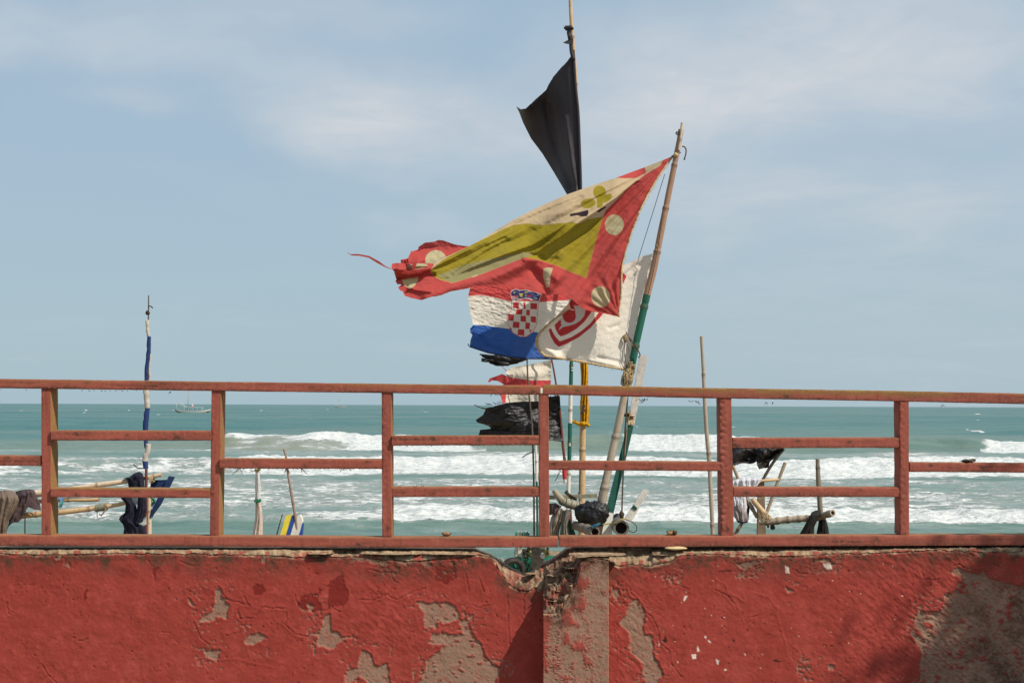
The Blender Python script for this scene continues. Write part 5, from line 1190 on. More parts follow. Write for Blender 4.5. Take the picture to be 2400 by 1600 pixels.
# things in and over the left canoe
YL = 14.5; zl = Z(0, 1090, 5.6)
def drape(name, top, bot, lf, rt, Y, bulge, amp, fr, mat, parent=None, ns=60, nt=50, seed=1, wrapd=0.0, shear=2.0):
    """a hanging cloth with a front and a back layer"""
    Fp = cloth_patch(top, bot, lf, rt, ns, nt, lambda s, q, px, py: Y - bulge * np.sin(np.pi * np.clip(s, 0, 1)) ** .6 - amp * 1.5 * fbm(s * fr * 1.7 + seed * 3.3 + .35 * shear * q * (s - .3), q * 1.1 + seed, 3, seed, .45) * np.sin(np.pi * np.clip(s, .04, .96)) ** .4 + wrapd * sm(-q, -.18, 0) + .3 * amp * fbm(px / 9, py / 12, 3, seed + 3))
    Bp = cloth_patch(top, bot, lf, rt, 24, 24, lambda s, q, px, py: Y + bulge * .9 * np.sin(np.pi * np.clip(s, 0, 1)) ** .6 + .01 + wrapd * sm(-q, -.18, 0))
    return join_patches(name, [Fp, Bp], mat, parent)
def ctag(o, label, cat, group=None): return tag(o, label, cat, group)
M_TAUPE = m_cloth('taupe_cloth', (.155, .112, .085), [], 0, wr=30, bump=.3); M_PLUM = m_cloth('dark_brown_cloth', (.075, .05, .05), [], 0, wr=30, bump=.3); M_NAVYC = m_cloth('navy_cloth', (.018, .018, .030), [], 0, wr=30, bump=.3)
M_WCL = m_cloth('white_cloth', (.66, .63, .60), [], .2, wr=40, bump=.3)
G_ = 'bamboo poles lying over the canoe behind the first two bays'
o = bamboo('bamboo_pole', [(40, 1209, .0), (100, 1203.5, 0), (160, 1198, 0), (224, 1190, 0), (262, 1184.5, 0), (300, 1177, 0)], [7.4, 6.8, 6.6, 6.2, 5.0, 4.4], [M_TAN], YL, None, 14, .5, None, 21)
tag(o, 'longest tan bamboo pole, lashed with a grey rag, sloping up to the navy cloth', 'bamboo pole', G_)
o = bamboo('bamboo_pole', [(60, 1176, .1), (150, 1171, .1), (200, 1171, .1), (232, 1170, .1)], [5.2, 4.8, 4.8, 4.6], [M_TAN], YL, None, 14, .5, None, 22, True); tag(o, 'short bamboo pole with a sawn end, under the lower rail of the second bay', 'bamboo pole', G_)
o = bamboo('bamboo_pole', [(130, 1150, .05), (205, 1139.5, .05), (300, 1126.5, .05), (350, 1117.5, .05), (379, 1111.5, .05)], [5, 5.4, 6.2, 5.2, 5.0], [M_PALE], YL, None, 14, .5, None, 23, True); tag(o, 'pale peeling bamboo pole running under the navy cloth to the dark red mast', 'bamboo pole', G_)
o = bamboo('bamboo_pole', [(-60, 1172, -.1), (-20, 1167, -.1), (7, 1163, -.1)], [6.4, 6.2, 5.8], [M_PALE], YL, None, 14, .5, None, 24, True); tag(o, 'pale bamboo end above another, against the taupe cloth at the photo edge', 'bamboo pole', G_)
o = bamboo('bamboo_pole', [(-60, 1188, -.12), (-20, 1181, -.12), (14, 1177.5, -.12)], [5.4, 5.0, 4.8], [M_TAN], YL, None, 14, .5, None, 25, True); tag(o, 'tan bamboo end below another, against the taupe cloth at the photo edge', 'bamboo pole', G_)
o = bamboo('bamboo_pole', [(20, 1166, .02), (70, 1158, .02), (97, 1155, .02), (112, 1153, .02)], [8.5, 8.8, 8.6, 8.2], [M_PALE], YL, None, 14, .5, None, 26, True); tag(o, 'thick pale bamboo end sticking out of the dark brown cloth beside the first post', 'bamboo pole', G_)
m = MB(); wrap(m, (224, 1190.5), (250, 1186.5), 6.8, 8, 2.2, YL, 0, 0, 4); wrap(m, (246, 1187), (250, 1186), 7.6, 2, 1.4, YL, 1, 0, 5)
rope(m, [(228, 1197, -.05), (227.5, 1206, -.06), (228, 1212, -.06)], .9, YL, 2); rope(m, [(249, 1190, -.05), (244, 1199, -.06), (238, 1206, -.06), (232, 1205, -.06)], 1.8, YL, 1); rope(m, [(247, 1192, -.05), (241, 1203, -.06), (237, 1209, -.06)], 1.1, YL, 1)
tag(m.build('rope_lashing', [m_plain('grey_green_rag', (.16, .16, .11), (.27, .25, .18)), M_ROPEB, M_ROPE]), 'grey rag and rope lashing on the longest bamboo pole', 'rope')
m = MB(); m.blob(PV(141, 1170, YL - .02), (.028, .03, .02), 3, .5, 8, 0)
for k in range(7): rope(m, [(142 + rs.uniform(-3, 4), 1171, -.04), (142 + rs.uniform(-5, 6), 1180, -.06), (140 + rs.uniform(-6, 5), 1190 + rs.uniform(-6, 4), -.05)], .8, YL, 1)
tag(m.build('frayed_rope', [m_plain('blue_rope', (.07, .11, .28), (.12, .2, .4)), m_plain('teal_rope', (.03, .16, .18), (.07, .26, .28))]), 'frayed blue and teal rope tied to the short sawn bamboo pole', 'rope')
ctag(drape('draped_cloth', zl([(-60, 350), (40, 330), (120, 325), (190, 345)]), zl([(-60, 900), (20, 900), (85, 900)]), zl([(-60, 350), (-60, 900)]), zl([(190, 345), (235, 400), (250, 460), (225, 540), (170, 640), (110, 740), (85, 900)]), YL - .16, .05, .028, 3.2, M_TAUPE, None, 60, 60, 3, .12), 'taupe brown cloth hanging in long folds over the bamboo at the photo edge', 'cloth')
ctag(drape('draped_cloth', zl([(200, 345), (300, 320), (400, 310), (455, 330)]), zl([(80, 900), (110, 800), (180, 745), (240, 748), (285, 700), (300, 640), (370, 545), (450, 580), (540, 590)]), zl([(200, 345), (240, 440), (210, 560), (130, 680), (80, 900)]), zl([(455, 330), (480, 400), (520, 480), (540, 590)]), YL - .10, .07, .030, 2.2, M_PLUM, None, 60, 50, 5, .12), 'dark brown cloth bundled over the thick bamboo beside the first railing post', 'cloth')
m = MB(); rope(m, [(58, 1180, 0), (59.5, 1200, 0), (58.5, 1225, 0), (58.5, 1262, 0)], 1.6, YL - .24); tag(m.build('hanging_cord', M_ROPE), 'black cord hanging straight down from the dark brown cloth', 'cord')
nv = thing('draped_cloth', 'navy cloth hung over the pale bamboo in twisted folds beside the dark red mast', 'cloth', tuple(PV(320, 1130, YL)))
drape('upper_fold', zl([(1615, 172), (1700, 150), (1760, 105), (1830, 78), (1870, 110)]), zl([(1690, 300), (1800, 330), (1905, 330)]), zl([(1615, 172), (1670, 180), (1690, 300)]), zl([(1870, 110), (1890, 170), (1905, 330)]), YL - .06, .05, .022, 2.5, M_NAVYC, nv, 50, 40, 7, .08)
drape('hanging_fold', zl([(1580, 330), (1640, 330), (1720, 330)]), zl([(1615, 910), (1700, 910), (1780, 910), (1935, 910)]), zl([(1580, 330), (1590, 440), (1650, 500), (1640, 620), (1575, 670), (1560, 710), (1610, 770), (1630, 820), (1615, 910)]), zl([(1720, 330), (1740, 460), (1790, 530), (1800, 610), (1760, 720), (1800, 760), (1900, 800), (1935, 910)]), YL - .10, .06, .030, 2.4, M_NAVYC, nv, 60, 60, 9)
drape('twisted_fold', zl([(1850, 330), (1910, 330)]), zl([(1740, 740), (1800, 770), (1870, 745)]), zl([(1850, 330), (1810, 430), (1800, 560), (1740, 740)]), zl([(1910, 330), (1925, 460), (1928, 600), (1870, 745)]), YL - .13, .05, .025, 1.8, M_NAVYC, nv, 40, 50, 11, 0, 3.5)
m = MB(); V_ = [PV(x, y, YL - .05) for x, y in zl([(1728, 400), (1845, 400), (1800, 520), (1755, 500)])]; m.add(V_, [(0, 1, 2, 3)]); m.build('white_lining', M_WCL, nv, False); m = MB(); V_ = [PV(x, y, YL - .09) for x, y in zl([(1920, 660), (1900, 720), (1830, 768), (1900, 785), (1925, 770)])]; m.add(V_, [(0, 1, 2, 3, 4)])
m.build('white_lining', M_WCL, nv, False)
lm = thing('mast', 'thin mast with a blue and white cloth wound down it, standing in the second bay', 'mast', tuple(PV(344, 1250, YL)))
bamboo('wooden_pole', [(340, 1330, 0), (342, 1250, 0), (343, 1097, 0), (344.5, 1000, 0), (346.5, 850, 0), (348, 730, 0), (348.3, 692, 0)], [3.4, 3.4, 3.2, 3.0, 2.6, 2.0, 1.3], [M_REDP, m_bamboo('dark_tip', (.06, .05, .045), (.14, .11, .09), (.03, .02, .02))], YL, lm, 10, .5, [(-999, 1), (800, 0)], 30)
m = MB(); m.blob(PV(346, 733, YL - .01), (.022, .02, .024), 3, .5, 8, 1); rope(m, [(348, 717, -.01), (354, 718, -.01), (358, 722, -.01)], 1.5, YL, 1); m.build('mast_knot', [M_ROPEB, M_DARK], lm)
wc_ = thing('cloth', 'blue and white cloth twisted round the thin mast above the canoe poles', 'cloth', tuple(PV(344, 900, YL)))
M_BLUC = m_cloth('blue_cloth', (.026, .048, .155), [], .1, wr=30, bump=.5, stain=.3); M_WWR = m_cloth('dirty_white_cloth', (.50, .46, .40), [], .1, wr=30, bump=.5, stain=.5)
m = MB()
rr = [2.5, 4, 4.2, 3.2]; rope(m, [(346, 750), (346, 765), (347, 780), (349, 795)], 4.0, YL - .03, 1, 8)
rope(m, [(349.5, 788), (348, 820), (345, 850), (342.5, 880), (341.5, 915)], 4.6, YL - .04, 0, 10); rope(m, [(351, 830), (350.5, 860), (350, 890), (347, 915)], 2.6, YL - .03, 1, 8)
rope(m, [(343, 905), (344, 930), (344.5, 957)], 6.6, YL - .04, 1, 10); rope(m, [(345, 955), (343.5, 975), (340.5, 995), (341, 1010)], 6.0, YL - .04, 0, 10)
rope(m, [(340.5, 1008), (341, 1030), (342.5, 1050)], 4.2, YL - .03, 0, 8); rope(m, [(348.5, 1040), (346, 1055), (341, 1068), (339, 1081)], 6.2, YL - .05, 1, 10); rope(m, [(339, 1078), (340, 1088), (341, 1098)], 6.0, YL - .05, 0, 10)
rope(m, [(334, 1096, -.04), (328, 1097, -.04), (319, 1094, -.04), (312, 1088, -.04)], 1.4, YL, 2)
o = m.build('wound_cloth', [M_BLUC, M_WWR, M_NAVYC], wc_)
v = np.array([tuple(q.co) for q in o.data.vertices]); v[:, 0] += .012 * fbm(v[:, 0] * 10, v[:, 2] * 9, 3, 5); v[:, 1] += .012 * fbm(v[:, 0] * 22, v[:, 2] * 14, 3, 6); o.data.vertices.foreach_set('co', v.ravel())
o = bamboo('wooden_post', [(349.5, 1330, 0), (349.5, 1250, 0), (349.5, 1165, 0)], [6, 5.8, 5.5], [M_PALE], YL + .08, None, 10, .5, None, 31); tag(o, 'pale upright wooden post beside the foot of the navy cloth', 'post')
bp = thing('nailed_boards', 'dark blue painted boards nailed together, leaning beside the dark red mast', 'boards', tuple(PV(370, 1160, YL + .12)))
slab('cross_board', zl([(1985, 197), (2185, 190), (2180, 290), (1970, 290)]), YL + .10, .05, M_DBLUE, bp)
slab('slanting_board', zl([(2215, 142), (2284, 155), (2100, 520), (2010, 640), (1990, 684), (1968, 676), (2000, 560), (2120, 330)]), YL + .05, .05, M_DBLUE, bp)
m = MB(); [rope(m, [(354 + rs.uniform(-2, 6), 1168 + rs.uniform(-2, 3), -.02), (360 + rs.uniform(-6, 5), 1174 + rs.uniform(-4, 5), -.05), (358 + rs.uniform(-6, 6), 1182 + rs.uniform(-4, 4), -.03)], 1.1, YL + .02) for _ in range(9)]
tag(m.build('rope_tangle', m_plain('green_rope', (.01, .08, .05), (.03, .16, .10))), 'small tangle of green rope on the dark blue boards', 'rope')
m = MB(); wrap(m, (352, 1125), (360, 1121), 7, 4, 1.4, YL + .05, 0, 0, 9); tag(m.build('rope_lashing', M_TWINE), 'straw coloured twine lashing the pale bamboo to the dark red mast', 'rope')
# second bay: cloth wrapped post, stick, rod
wp = thing('post', 'post wrapped in pale cloth with green ties under the single rail of the third bay', 'post', tuple(PV(604, 1250, YS)))
bamboo('wooden_post', [(604, 1330, 0), (604.5, 1200, 0), (604.5, 1140, 0), (602.5, 1098, 0)], [6.0, 6, 6.2, 4.4], [M_PALE], YS, wp, 12, .5, None, 41)
drape('cloth_wrap', z2([(352, 1120), (395, 1120)]), z2([(325, 1420), (412, 1420)]), z2([(352, 1120), (362, 1180), (345, 1290), (325, 1420)]), z2([(395, 1120), (408, 1200), (413, 1300), (412, 1420)]), YS - .02, .05, .014, 2.2, m_cloth('pinkish_cloth', (.58, .46, .38), [], .1, wr=30, bump=.4), wp, 40, 50, 13, 0, 4)
drape('cloth_sleeve', z2([(352, 880), (385, 880)]), z2([(355, 1112), (396, 1112)]), z2([(352, 880), (348, 1000), (355, 1112)]), z2([(385, 880), (396, 1000), (396, 1112)]), YS - .01, .04, .008, 1.5, M_WCL, wp, 30, 30, 14)
m = MB(); wrap(m, z2([(358, 1116)])[0], z2([(396, 1113)])[0], 3.0, 2, 2.0, YS - .06, 0, 0, 2)
wrap(m, (604, 1172), (604, 1175), 7.4, 3, 1.3, YS - .01, 0, 0, 3); rope(m, [(601, 1174, -.05), (602, 1180, -.06), (604, 1186, -.06)], 1.5, YS, 0); wrap(m, (603, 1099), (604, 1103), 6, 2, 1.2, YS, 1, 0, 5); rope(m, [(603, 1102, -.03), (594, 1104, -.03), (585, 1101, -.03)], 1.0, YS, 1); rope(m, [(602, 1100, -.03), (608, 1097, -.03), (611, 1101, -.03)], 1.0, YS, 1)
rope(m, [(604, 1136, -.04), (609, 1135, -.04)], .9, YS, 0)
o = m.build('cord_tie', [m_plain('green_cord', (.01, .12, .06), (.03, .2, .1)), m_plain('olive_cord', (.12, .11, .03), (.22, .2, .07))], wp); o['kind'] = 'stuff'
o = bamboo('stick', [(696, 1240, 0), (692, 1208, 0), (685, 1168, 0), (675, 1107, 0), (671, 1073, 0), (665.5, 1052, 0)], [3.8, 3.4, 3.2, 3.0, 2.8, 2.6], [m_bamboo('reddish_stick', (.20, .12, .09), (.36, .26, .2), (.10, .05, .04))], YS + .02, None, 8, .4, None, 42)
tag(o, 'thin reddish stick leaning up out of the striped bow', 'stick')
m = MB(); m.tube([PV(646, 1262, YS - .1), PV(654, 1233, YS - .1), PV(662, 1204, YS - .1)], .006, 8); tag(m.build('iron_rod', M_DARK), 'short black rod leaning beside the striped bow', 'rod')

# ------------------------------------------------------------------ clutter in the green and white canoe
zc = Z(1200, 820, 3.136); zg = Z(1130, 1230, 11.2); YK = 12.15
M_GPL = m_plain('green_plank_paint', (.003, .052, .034), (.006, .078, .052), sc=14, rough=.55, spec=.35); M_GREYPL = m_plain('bleached_plank', (.40, .36, .32), (.58, .54, .49), sc=18)
pl = thing('steering_oar', 'long oar, bleached grey on top, green in the middle and white at its foot', 'oar', tuple(PV(1440, 1240, YP + .16)))
def bar(mb, a0, a1, b0, b1, Y, th, mi=0, dY=(0, 0)):
    f = [PV(*a0, Y + dY[0]), PV(*a1, Y + dY[0]), PV(*b1, Y + dY[1]), PV(*b0, Y + dY[1])]; b = [v + Vector((0, th, 0)) for v in f]
    mb.add(f + b, [(0, 1, 2, 3), (7, 6, 5, 4), (0, 4, 5, 1), (1, 5, 6, 2), (2, 6, 7, 3), (3, 7, 4, 0)], mi)
m = MB(); bar(m, (1500, 832), (1519, 834), (1471, 995), (1486.5, 997), YP, .035, 0, (.13, .09)); o = m.build('grey_end', M_GREYPL, pl, False)
m = MB(); bar(m, (1471, 995.5), (1485, 997.5), (1420, 1198), (1438, 1202), YP, .036, 0, (.0895, -.03)); m.build('green_shaft', M_GPL, pl, False)
m = MB(); bar(m, (1419, 1199), (1439, 1203), (1403, 1300), (1428, 1300), YP, .04, 0, (-.034, -.11)); m.build('white_foot', M_HULLW, pl, False)
m = MB(); wrap(m, (1478, 968), (1475, 992), 9.5, 4, 2.0, YP + .11, 0, 0, 6); wrap(m, (1474, 972), (1473, 978), 11, 2, 1.6, YP + .10, 1, 0, 7)
for k in range(8): rope(m, [(1470 + k * 2, 985, .06), (1471 + k * 2 + rs.uniform(-2, 2), 996 + rs.uniform(-4, 3), .04)], 1.2, YP, 0)
m.build('rope_binding', [M_TWINE, M_DARK], pl)
m = MB(); rope(m, [(1473, 905, .05), (1469, 960, .04), (1465, 1010, .04), (1462, 1080, .02), (1459, 1150, -.04), (1457.5, 1205, -.1)], 2.0, YP, 0); rope(m, [(1478, 960, .05), (1470, 1000, .04), (1464, 1070, .0)], 1.4, YP, 1); m.blob(PV(1457, 1205, YP - .2), (.02, .02, .03), 3, .4, 8, 0)
tag(m.build('mooring_rope', [M_ROPE, M_ROPEB]), 'dark rope hanging down the front of the green and grey oar', 'rope')
lg = thing('log', 'pale driftwood log bound with green twine, lying against the black plastic bundle', 'log', tuple(PV(1330, 1178, YK)))
bamboo('log_core', [(1298, 1148, 0), (1309, 1163, 0), (1322, 1176, 0), (1342, 1183, 0), (1366, 1188, 0)], [6.0, 8.5, 10.0, 10.2, 9.5], [m_bamboo('driftwood', (.22, .18, .125), (.35, .295, .22), (.12, .09, .065))], YK - .1, lg, 14, .25, None, 51)
m = MB(); wrap(m, (1316, 1172), (1352, 1186), 10.6, 3, 1.0, YK - .1, 0, 0, 8); m.build('cord_wrap', m_plain('green_twine', (.16, .19, .10), (.28, .30, .18)), lg)
m = MB(); bar(m, (1284, 1161), (1284, 1170), (1400, 1157), (1400, 1166), YK + .45, .06); tag(m.build('cross_beam', m_plain('grey_green_timber', (.17, .16, .11), (.27, .25, .18)), None, False), 'grey green beam lying level behind the driftwood log', 'beam')
m = MB()
for k in range(5): rope(m, [(1326 + rs.uniform(-3, 3), 1151 + rs.uniform(-3, 3), -.0), (1336 + rs.uniform(-3, 4), 1162 + rs.uniform(-4, 4), -.03), (1349 + rs.uniform(-4, 5), 1170 + rs.uniform(-5, 4), -.02)], 2.2, YK + .1, k % 2)
tag(m.build('rope_coil', [M_ROPEB, M_ROPE]), 'brown rope heaped at the foot of the yellow wrapped mast', 'rope')
m = MB(); c_ = PV(1389, 1203, 11.96); m.blob((0, 0, 0), (.132, .10, .098), 14, .30, 46, 0, 2.4)
v = np.array([tuple(q) for q in m.v]); v *= (1 + .07 * (1 - 2 * np.abs(fbm(v[:, 0] * 13 + v[:, 1] * 5, v[:, 2] * 16 - v[:, 0] * 9, 3, 60, .5))))[:, None]; v += .0035 * np.stack([fbm(v[:, 0] * 40 + v[:, 1] * 9, v[:, 2] * 40, 3, 60 + i) for i in range(3)], 1); v += np.array(c_)
tag(new_mesh('plastic_bundle', v, m.f, M_PLAS), 'shiny black plastic bundle between the driftwood log and the long oar', 'bundle')
M_RAG1 = m_cloth('beige_rag', (.30, .245, .19), [], 0, wr=30, bump=.3); M_RAG2 = m_cloth('grey_rag', (.17, .15, .125), [], 0, wr=30, bump=.3)
ctag(drape('rag', zc([(268, 1128), (320, 1122), (365, 1150)]), zc([(268, 1215), (310, 1205), (340, 1185)]), zc([(268, 1128), (268, 1215)]), zc([(365, 1150), (340, 1185)]), YK - .1, .06, .03, 2, M_PLUM, None, 30, 24, 15), 'dark rag bunched beside the railing post, above the beige rag', 'rag')
ctag(drape('rag', zc([(330, 1160), (375, 1165)]), zc([(268, 1400), (300, 1400), (340, 1400)]), zc([(330, 1160), (285, 1230), (268, 1320), (268, 1400)]), zc([(375, 1165), (365, 1260), (345, 1340), (340, 1400)]), YK - .1, .07, .04, 2.6, M_RAG1, None, 40, 40, 16), 'beige rag hanging in folds beside the railing post', 'rag')
ctag(drape('rag', zc([(372, 1175), (440, 1170)]), zc([(345, 1400), (425, 1400)]), zc([(372, 1175), (360, 1280), (345, 1400)]), zc([(440, 1170), (410, 1270), (425, 1400)]), YK - .16, .06, .035, 2.2, M_RAG2, None, 36, 36, 17), 'grey cloth hanging between the beige rag and the green wedge', 'cloth')
slab('wedge_board', zc([(405, 1250), (425, 1240), (485, 1400), (420, 1400)]), YK + .01, .05, M_GPL, None); o = bpy.data.objects['wedge_board']; tag(o, 'green painted board end between the grey cloth and the wrapped roll', 'board')
rl = thing('roll', 'pale wrapped roll with a dark open end, under the black plastic bundle', 'roll', tuple(PV(1380, 1240, YK - .1)))
bamboo('roll_body', None, [10.5, 10.8, 11, 11.2], [m_bamboo('wrapped_roll', (.15, .12, .095), (.27, .22, .175), (.08, .06, .05))], YK - .4, rl, 18, .12, None, 52, True, .76, world=spline([PV(1348, 1231, YK - .15), PV(1368, 1237, YK - .27), PV(1384, 1242, YK - .42), PV(1395, 1246, YK - .56)], 24))
m = MB()
for k in range(6): rope(m, [(1378 + k * 2, 1240 + rs.uniform(-5, 2), -.56), (1388 + k * 2, 1234 + rs.uniform(-3, 3), -.58), (1402 + k, 1226 + rs.uniform(-3, 3), -.50)], 1.2, YK, 0)
m.build('teal_cord', m_plain('teal_cord', (.01, .06, .10), (.03, .12, .17)), rl)
o = bamboo('pipe', None, [16.5, 17.5, 18.2], [m_bamboo('grey_pipe', (.115, .10, .082), (.19, .168, .14), (.07, .058, .045), .6)], YK - .45, None, 28, 9, None, 53, True, .72, world=spline([PV(1438, 1224, YK + .3), PV(1448, 1230, YK - .15), PV(1456, 1237, YK - .6)], 20))
tag(o, 'wide grey pipe with its round open end facing the wall, beside the oar', 'pipe')
m = MB(); rope(m, [(1462, 1216, -.6), (1476, 1220, -.62), (1490, 1230, -.62), (1492, 1242, -.62), (1484, 1247, -.61), (1474, 1243, -.6)], 1.0, YK, 0); m_y = MB(); rope(m_y, [(1412, 1228, -.55), (1426, 1227, -.56), (1440, 1225, -.6), (1458, 1216, -.62), (1468, 1216, -.6)], 1.4, YK, 0)
tag(m.build('wire_loop', M_ROPE), 'thin dark loop of wire beside the mouth of the grey pipe', 'wire'); tag(m_y.build('yellow_cord', m_plain('yellow_cord', (.30, .22, .05), (.42, .33, .1))), 'yellow cord tied across the white foot of the long oar', 'cord')
m = MB(); m.blob(PV(1448, 1213, YK - .02), (.05, .05, .035), 22, .5, 10, 0); tag(m.build('dark_rag', M_PLAS), 'dark crumpled rag behind the mouth of the grey pipe', 'rag')
ob = thing('oar_blade', 'short white oar end with a green band, slanting beside the grey pipe', 'oar', tuple(PV(1490, 1185, YK + .1)))
m = MB(); bar(m, (1508, 1145), (1521, 1151), (1462, 1218), (1479, 1224), YK + .05, .03); m.build('white_board', M_HULLW, ob, False)
m = MB(); bar(m, (1486, 1182), (1494, 1191), (1480, 1190), (1490, 1196), YK + .043, .044); m.build('green_band', M_GPL, ob, False)
m = MB(); rope(m, [(1360, 1102, 0), (1358.5, 1130, 0), (1358, 1150, 0), (1357, 1172, 0)], 1.3, YK + .6); m.blob(PV(1358, 1158, YK + .59), (.014, .012, .02), 3, .4, 7); tag(m.build('mast_stay', M_ROPE), 'thin dark rope beside the foot of the yellow wrapped mast', 'rope')
m = MB(); rope(m, [(1418, 1104, -.1), (1411, 1130, -.1), (1406, 1150, -.1), (1401, 1172, -.1)], 1.3, YP); tag(m.build('mast_stay', M_ROPE), 'thin dark rope running down the left side of the leaning mast', 'rope')
# the bow seen through the notch
sp_ = []
m = MB(); bar(m, zg([(865, 0)])[0], zg([(1062, 0)])[0], zg([(855, 860)])[0], zg([(1050, 860)])[0], 12.25, .08); 
m2 = MB(); bar(m2, zg([(868, 480)])[0], zg([(1060, 480)])[0], zg([(862, 832)])[0], zg([(1048, 832)])[0], 12.22, .10); m2.build('stem_post', M_HULLW, cA, False)
m2 = MB(); bar(m2, zg([(862, 833)])[0], zg([(1010, 833)])[0], zg([(940, 1300)])[0], zg([(1140, 1300)])[0], 12.215, .12); bar(m2, zg([(640, 985)])[0], zg([(800, 960)])[0], zg([(700, 1260)])[0], zg([(940, 1300)])[0], 12.26, .1); m2.build('bow_plank', M_HULLG, cA, False)
m2 = MB(); bar(m2, zg([(935, 480)])[0], zg([(955, 480)])[0], zg([(935, 830)])[0], zg([(950, 830)])[0], 12.216, .01); m2.build('stem_seam', m_plain('ochre_seam', (.35, .25, .06), (.45, .33, .1)), cA, False)
m2 = MB(); m3 = MB()
for x, w in ((905, 70), (1085, 70), (1195, 75)): m2.blob(PV(*zg([(x, 262)])[0], 12.20), (w / 11.2 * .00366 * .52, .03, .030), 3, .15, 9)
bar(m3, zg([(875, 235)])[0], zg([(960, 205)])[0], zg([(865, 480)])[0], zg([(960, 480)])[0], 12.22, .06); bar(m3, zg([(960, 180)])[0], zg([(1035, 180)])[0], zg([(960, 480)])[0], zg([(1040, 480)])[0], 12.22, .06); bar(m3, zg([(1040, 200)])[0], zg([(1130, 170)])[0], zg([(1040, 480)])[0], zg([(1130, 480)])[0], 12.225, .06); bar(m3, zg([(1132, 175)])[0], zg([(1250, 200)])[0], zg([(1132, 480)])[0], zg([(1260, 480)])[0], 12.22, .06)
m2.build('scalloped_trim', M_HULLG, cA)['kind'] = 'stuff'; m3.build('bow_board', M_HULLW, cA, False)
ty = thing('tyre', 'old dark tyre leaning on the canoe bow, seen through the broken notch', 'tyre', tuple(PV(1200, 1340, 11.9)))
tc_ = PV(1202, 1337, 12.0); pts = [tc_ + Vector((.082 * math.cos(a), .03 * math.cos(a), .088 * math.sin(a))) for a in np.linspace(0, 2 * math.pi, 40)]
m = MB(); m.tube(pts, .024, 10, 0, False, 1.5); m.build('tyre_ring', m_plain('worn_rubber', (.018, .015, .014), (.045, .035, .03), .6), ty)
m = MB()
for k in range(3): m.tube([tc_ + Vector((math.cos(a) * .07, .02, math.sin(a) * .075)) for a in (k * 1.05 + .4, k * 1.05 + .4 + math.pi)], .005, 6)
m.build('wheel_spoke', M_DARK, ty)
m = MB(); wrap(m, zg([(600, 1020)])[0], zg([(470, 860)])[0], 3.2, 5, 1.3, 11.98, 0, 0, 3); m.build('twisted_cord', m_plain('grey_cord', (.25, .22, .17), (.4, .36, .3)), ty)
nt = thing('fishing_net', 'dark fishing net with round olive floats hanging at the canoe bow', 'net', tuple(PV(1236, 1295, 12.15)))
m = MB()
for k in range(46):
    x, y = rs.uniform(1065, 1240), rs.uniform(500, 1180); x += (y > 850) * 40
    rope(m, [(*zg([(x, y)])[0], 0), (*zg([(x + rs.uniform(-90, 90), y + rs.uniform(20, 90))])[0], -.03), (*zg([(x + rs.uniform(-60, 110), y + rs.uniform(70, 190))])[0], 0)], rs.uniform(.5, 1.3), 12.14, 0, 4, 5)
o = m.build('net_mesh', M_DARK, nt); o['kind'] = 'stuff'
for x, y, r in ((1215, 640, 5.0), (1205, 760, 6.0), (1270, 790, 4.4)):
    m = MB(); m.blob(PV(*zg([(x, y)])[0], 12.16), (r * .00366, r * .00366, r * .00366), x, .12, 10); m.build('float', m_plain('olive_float', (.17, .15, .03), (.32, .29, .10)), nt)
m = MB(); bar(m, zg([(1300, 300)])[0], zg([(1690, 300)])[0], zg([(1285, 1300)])[0], zg([(1560, 1300)])[0], 12.28, .06); tag(m.build('grey_board', m_plain('grey_timber', (.13, .115, .095), (.22, .2, .165)), None, False), 'grey upright board behind the railing post, seen through the notch', 'board')
m = MB()
for k in range(12): m.blob(PV(*zg([(1690 + rs.uniform(-30, 40), 620 + k * 18)])[0], 12.2), (.012, .012, .012), k, .6, 6, k % 3 == 0)
tag(m.build('dried_weed', [m_plain('yellow_weed', (.22, .2, .04), (.36, .33, .09)), M_DARK]), 'clump of yellow green dried weed beside the grey board in the notch', 'weed')
for k, (x, y) in enumerate(((1590, 800),)):
    m = MB(); m.blob(PV(*zg([(x, y)])[0], 12.2), (.022, .02, .022), 8, .5, 8); tag(m.build('shell', M_WCL), 'small pale lump of shell beside the weed in the notch', 'shell')

# ------------------------------------------------------------------ things right of the main mast
o = bamboo('bamboo_pole', [(1673, 1330, 0), (1670.5, 1251, 0), (1665, 1139, 0), (1662, 1077, 0), (1655, 998, 0), (1647.5, 850, 0), (1644, 788, 0)], [5.2, 5.0, 4.8, 5.0, 4.8, 4.2, 3.8], [M_GREY], 12.6, None, 12, .62, None, 61, True)
tag(o, 'tall plain grey bamboo pole standing alone left of the saw notched post', 'bamboo pole')
zr = Z(1680, 1020, 6.03); YQ = 13.1
M_STRUT = m_bamboo('brown_strut', (.22, .16, .10), (.34, .26, .17), (.12, .08, .05))
fr = thing('timber_frame', 'rough frame of crossed poles and an upright board holding laundry and a black tarp', 'frame', tuple(PV(1785, 1250, YQ)))
m = MB(); bar(m, zr([(590, 660)])[0], zr([(672, 655)])[0], zr([(573, 1700)])[0], zr([(705, 1700)])[0], YQ, .06); m.build('upright_board', m_plain('brown_board', (.19, .135, .085), (.30, .22, .145), sc=14), fr, False)
def strut(nm, pts, r, mt, dY, sd): bamboo(nm, [(*q, d) for q, d in zip(zr(pts), dY)], r, [mt], YQ, fr, 10, .5, None, sd)
strut('slanting_pole', [(225, 420), (305, 620), (410, 870), (500, 1030), (575, 1160)], [3.6, 3.8, 4.2, 4.6, 4.6], M_STRUT, [0, -.02, -.05, -.06, -.07], 62)
strut('slanting_pole', [(966, 385), (900, 560), (830, 740), (760, 940), (695, 1110)], [4.0, 3.8, 3.8, 3.8, 3.8], M_STRUT, [.1, .08, .06, .04, .02], 63)
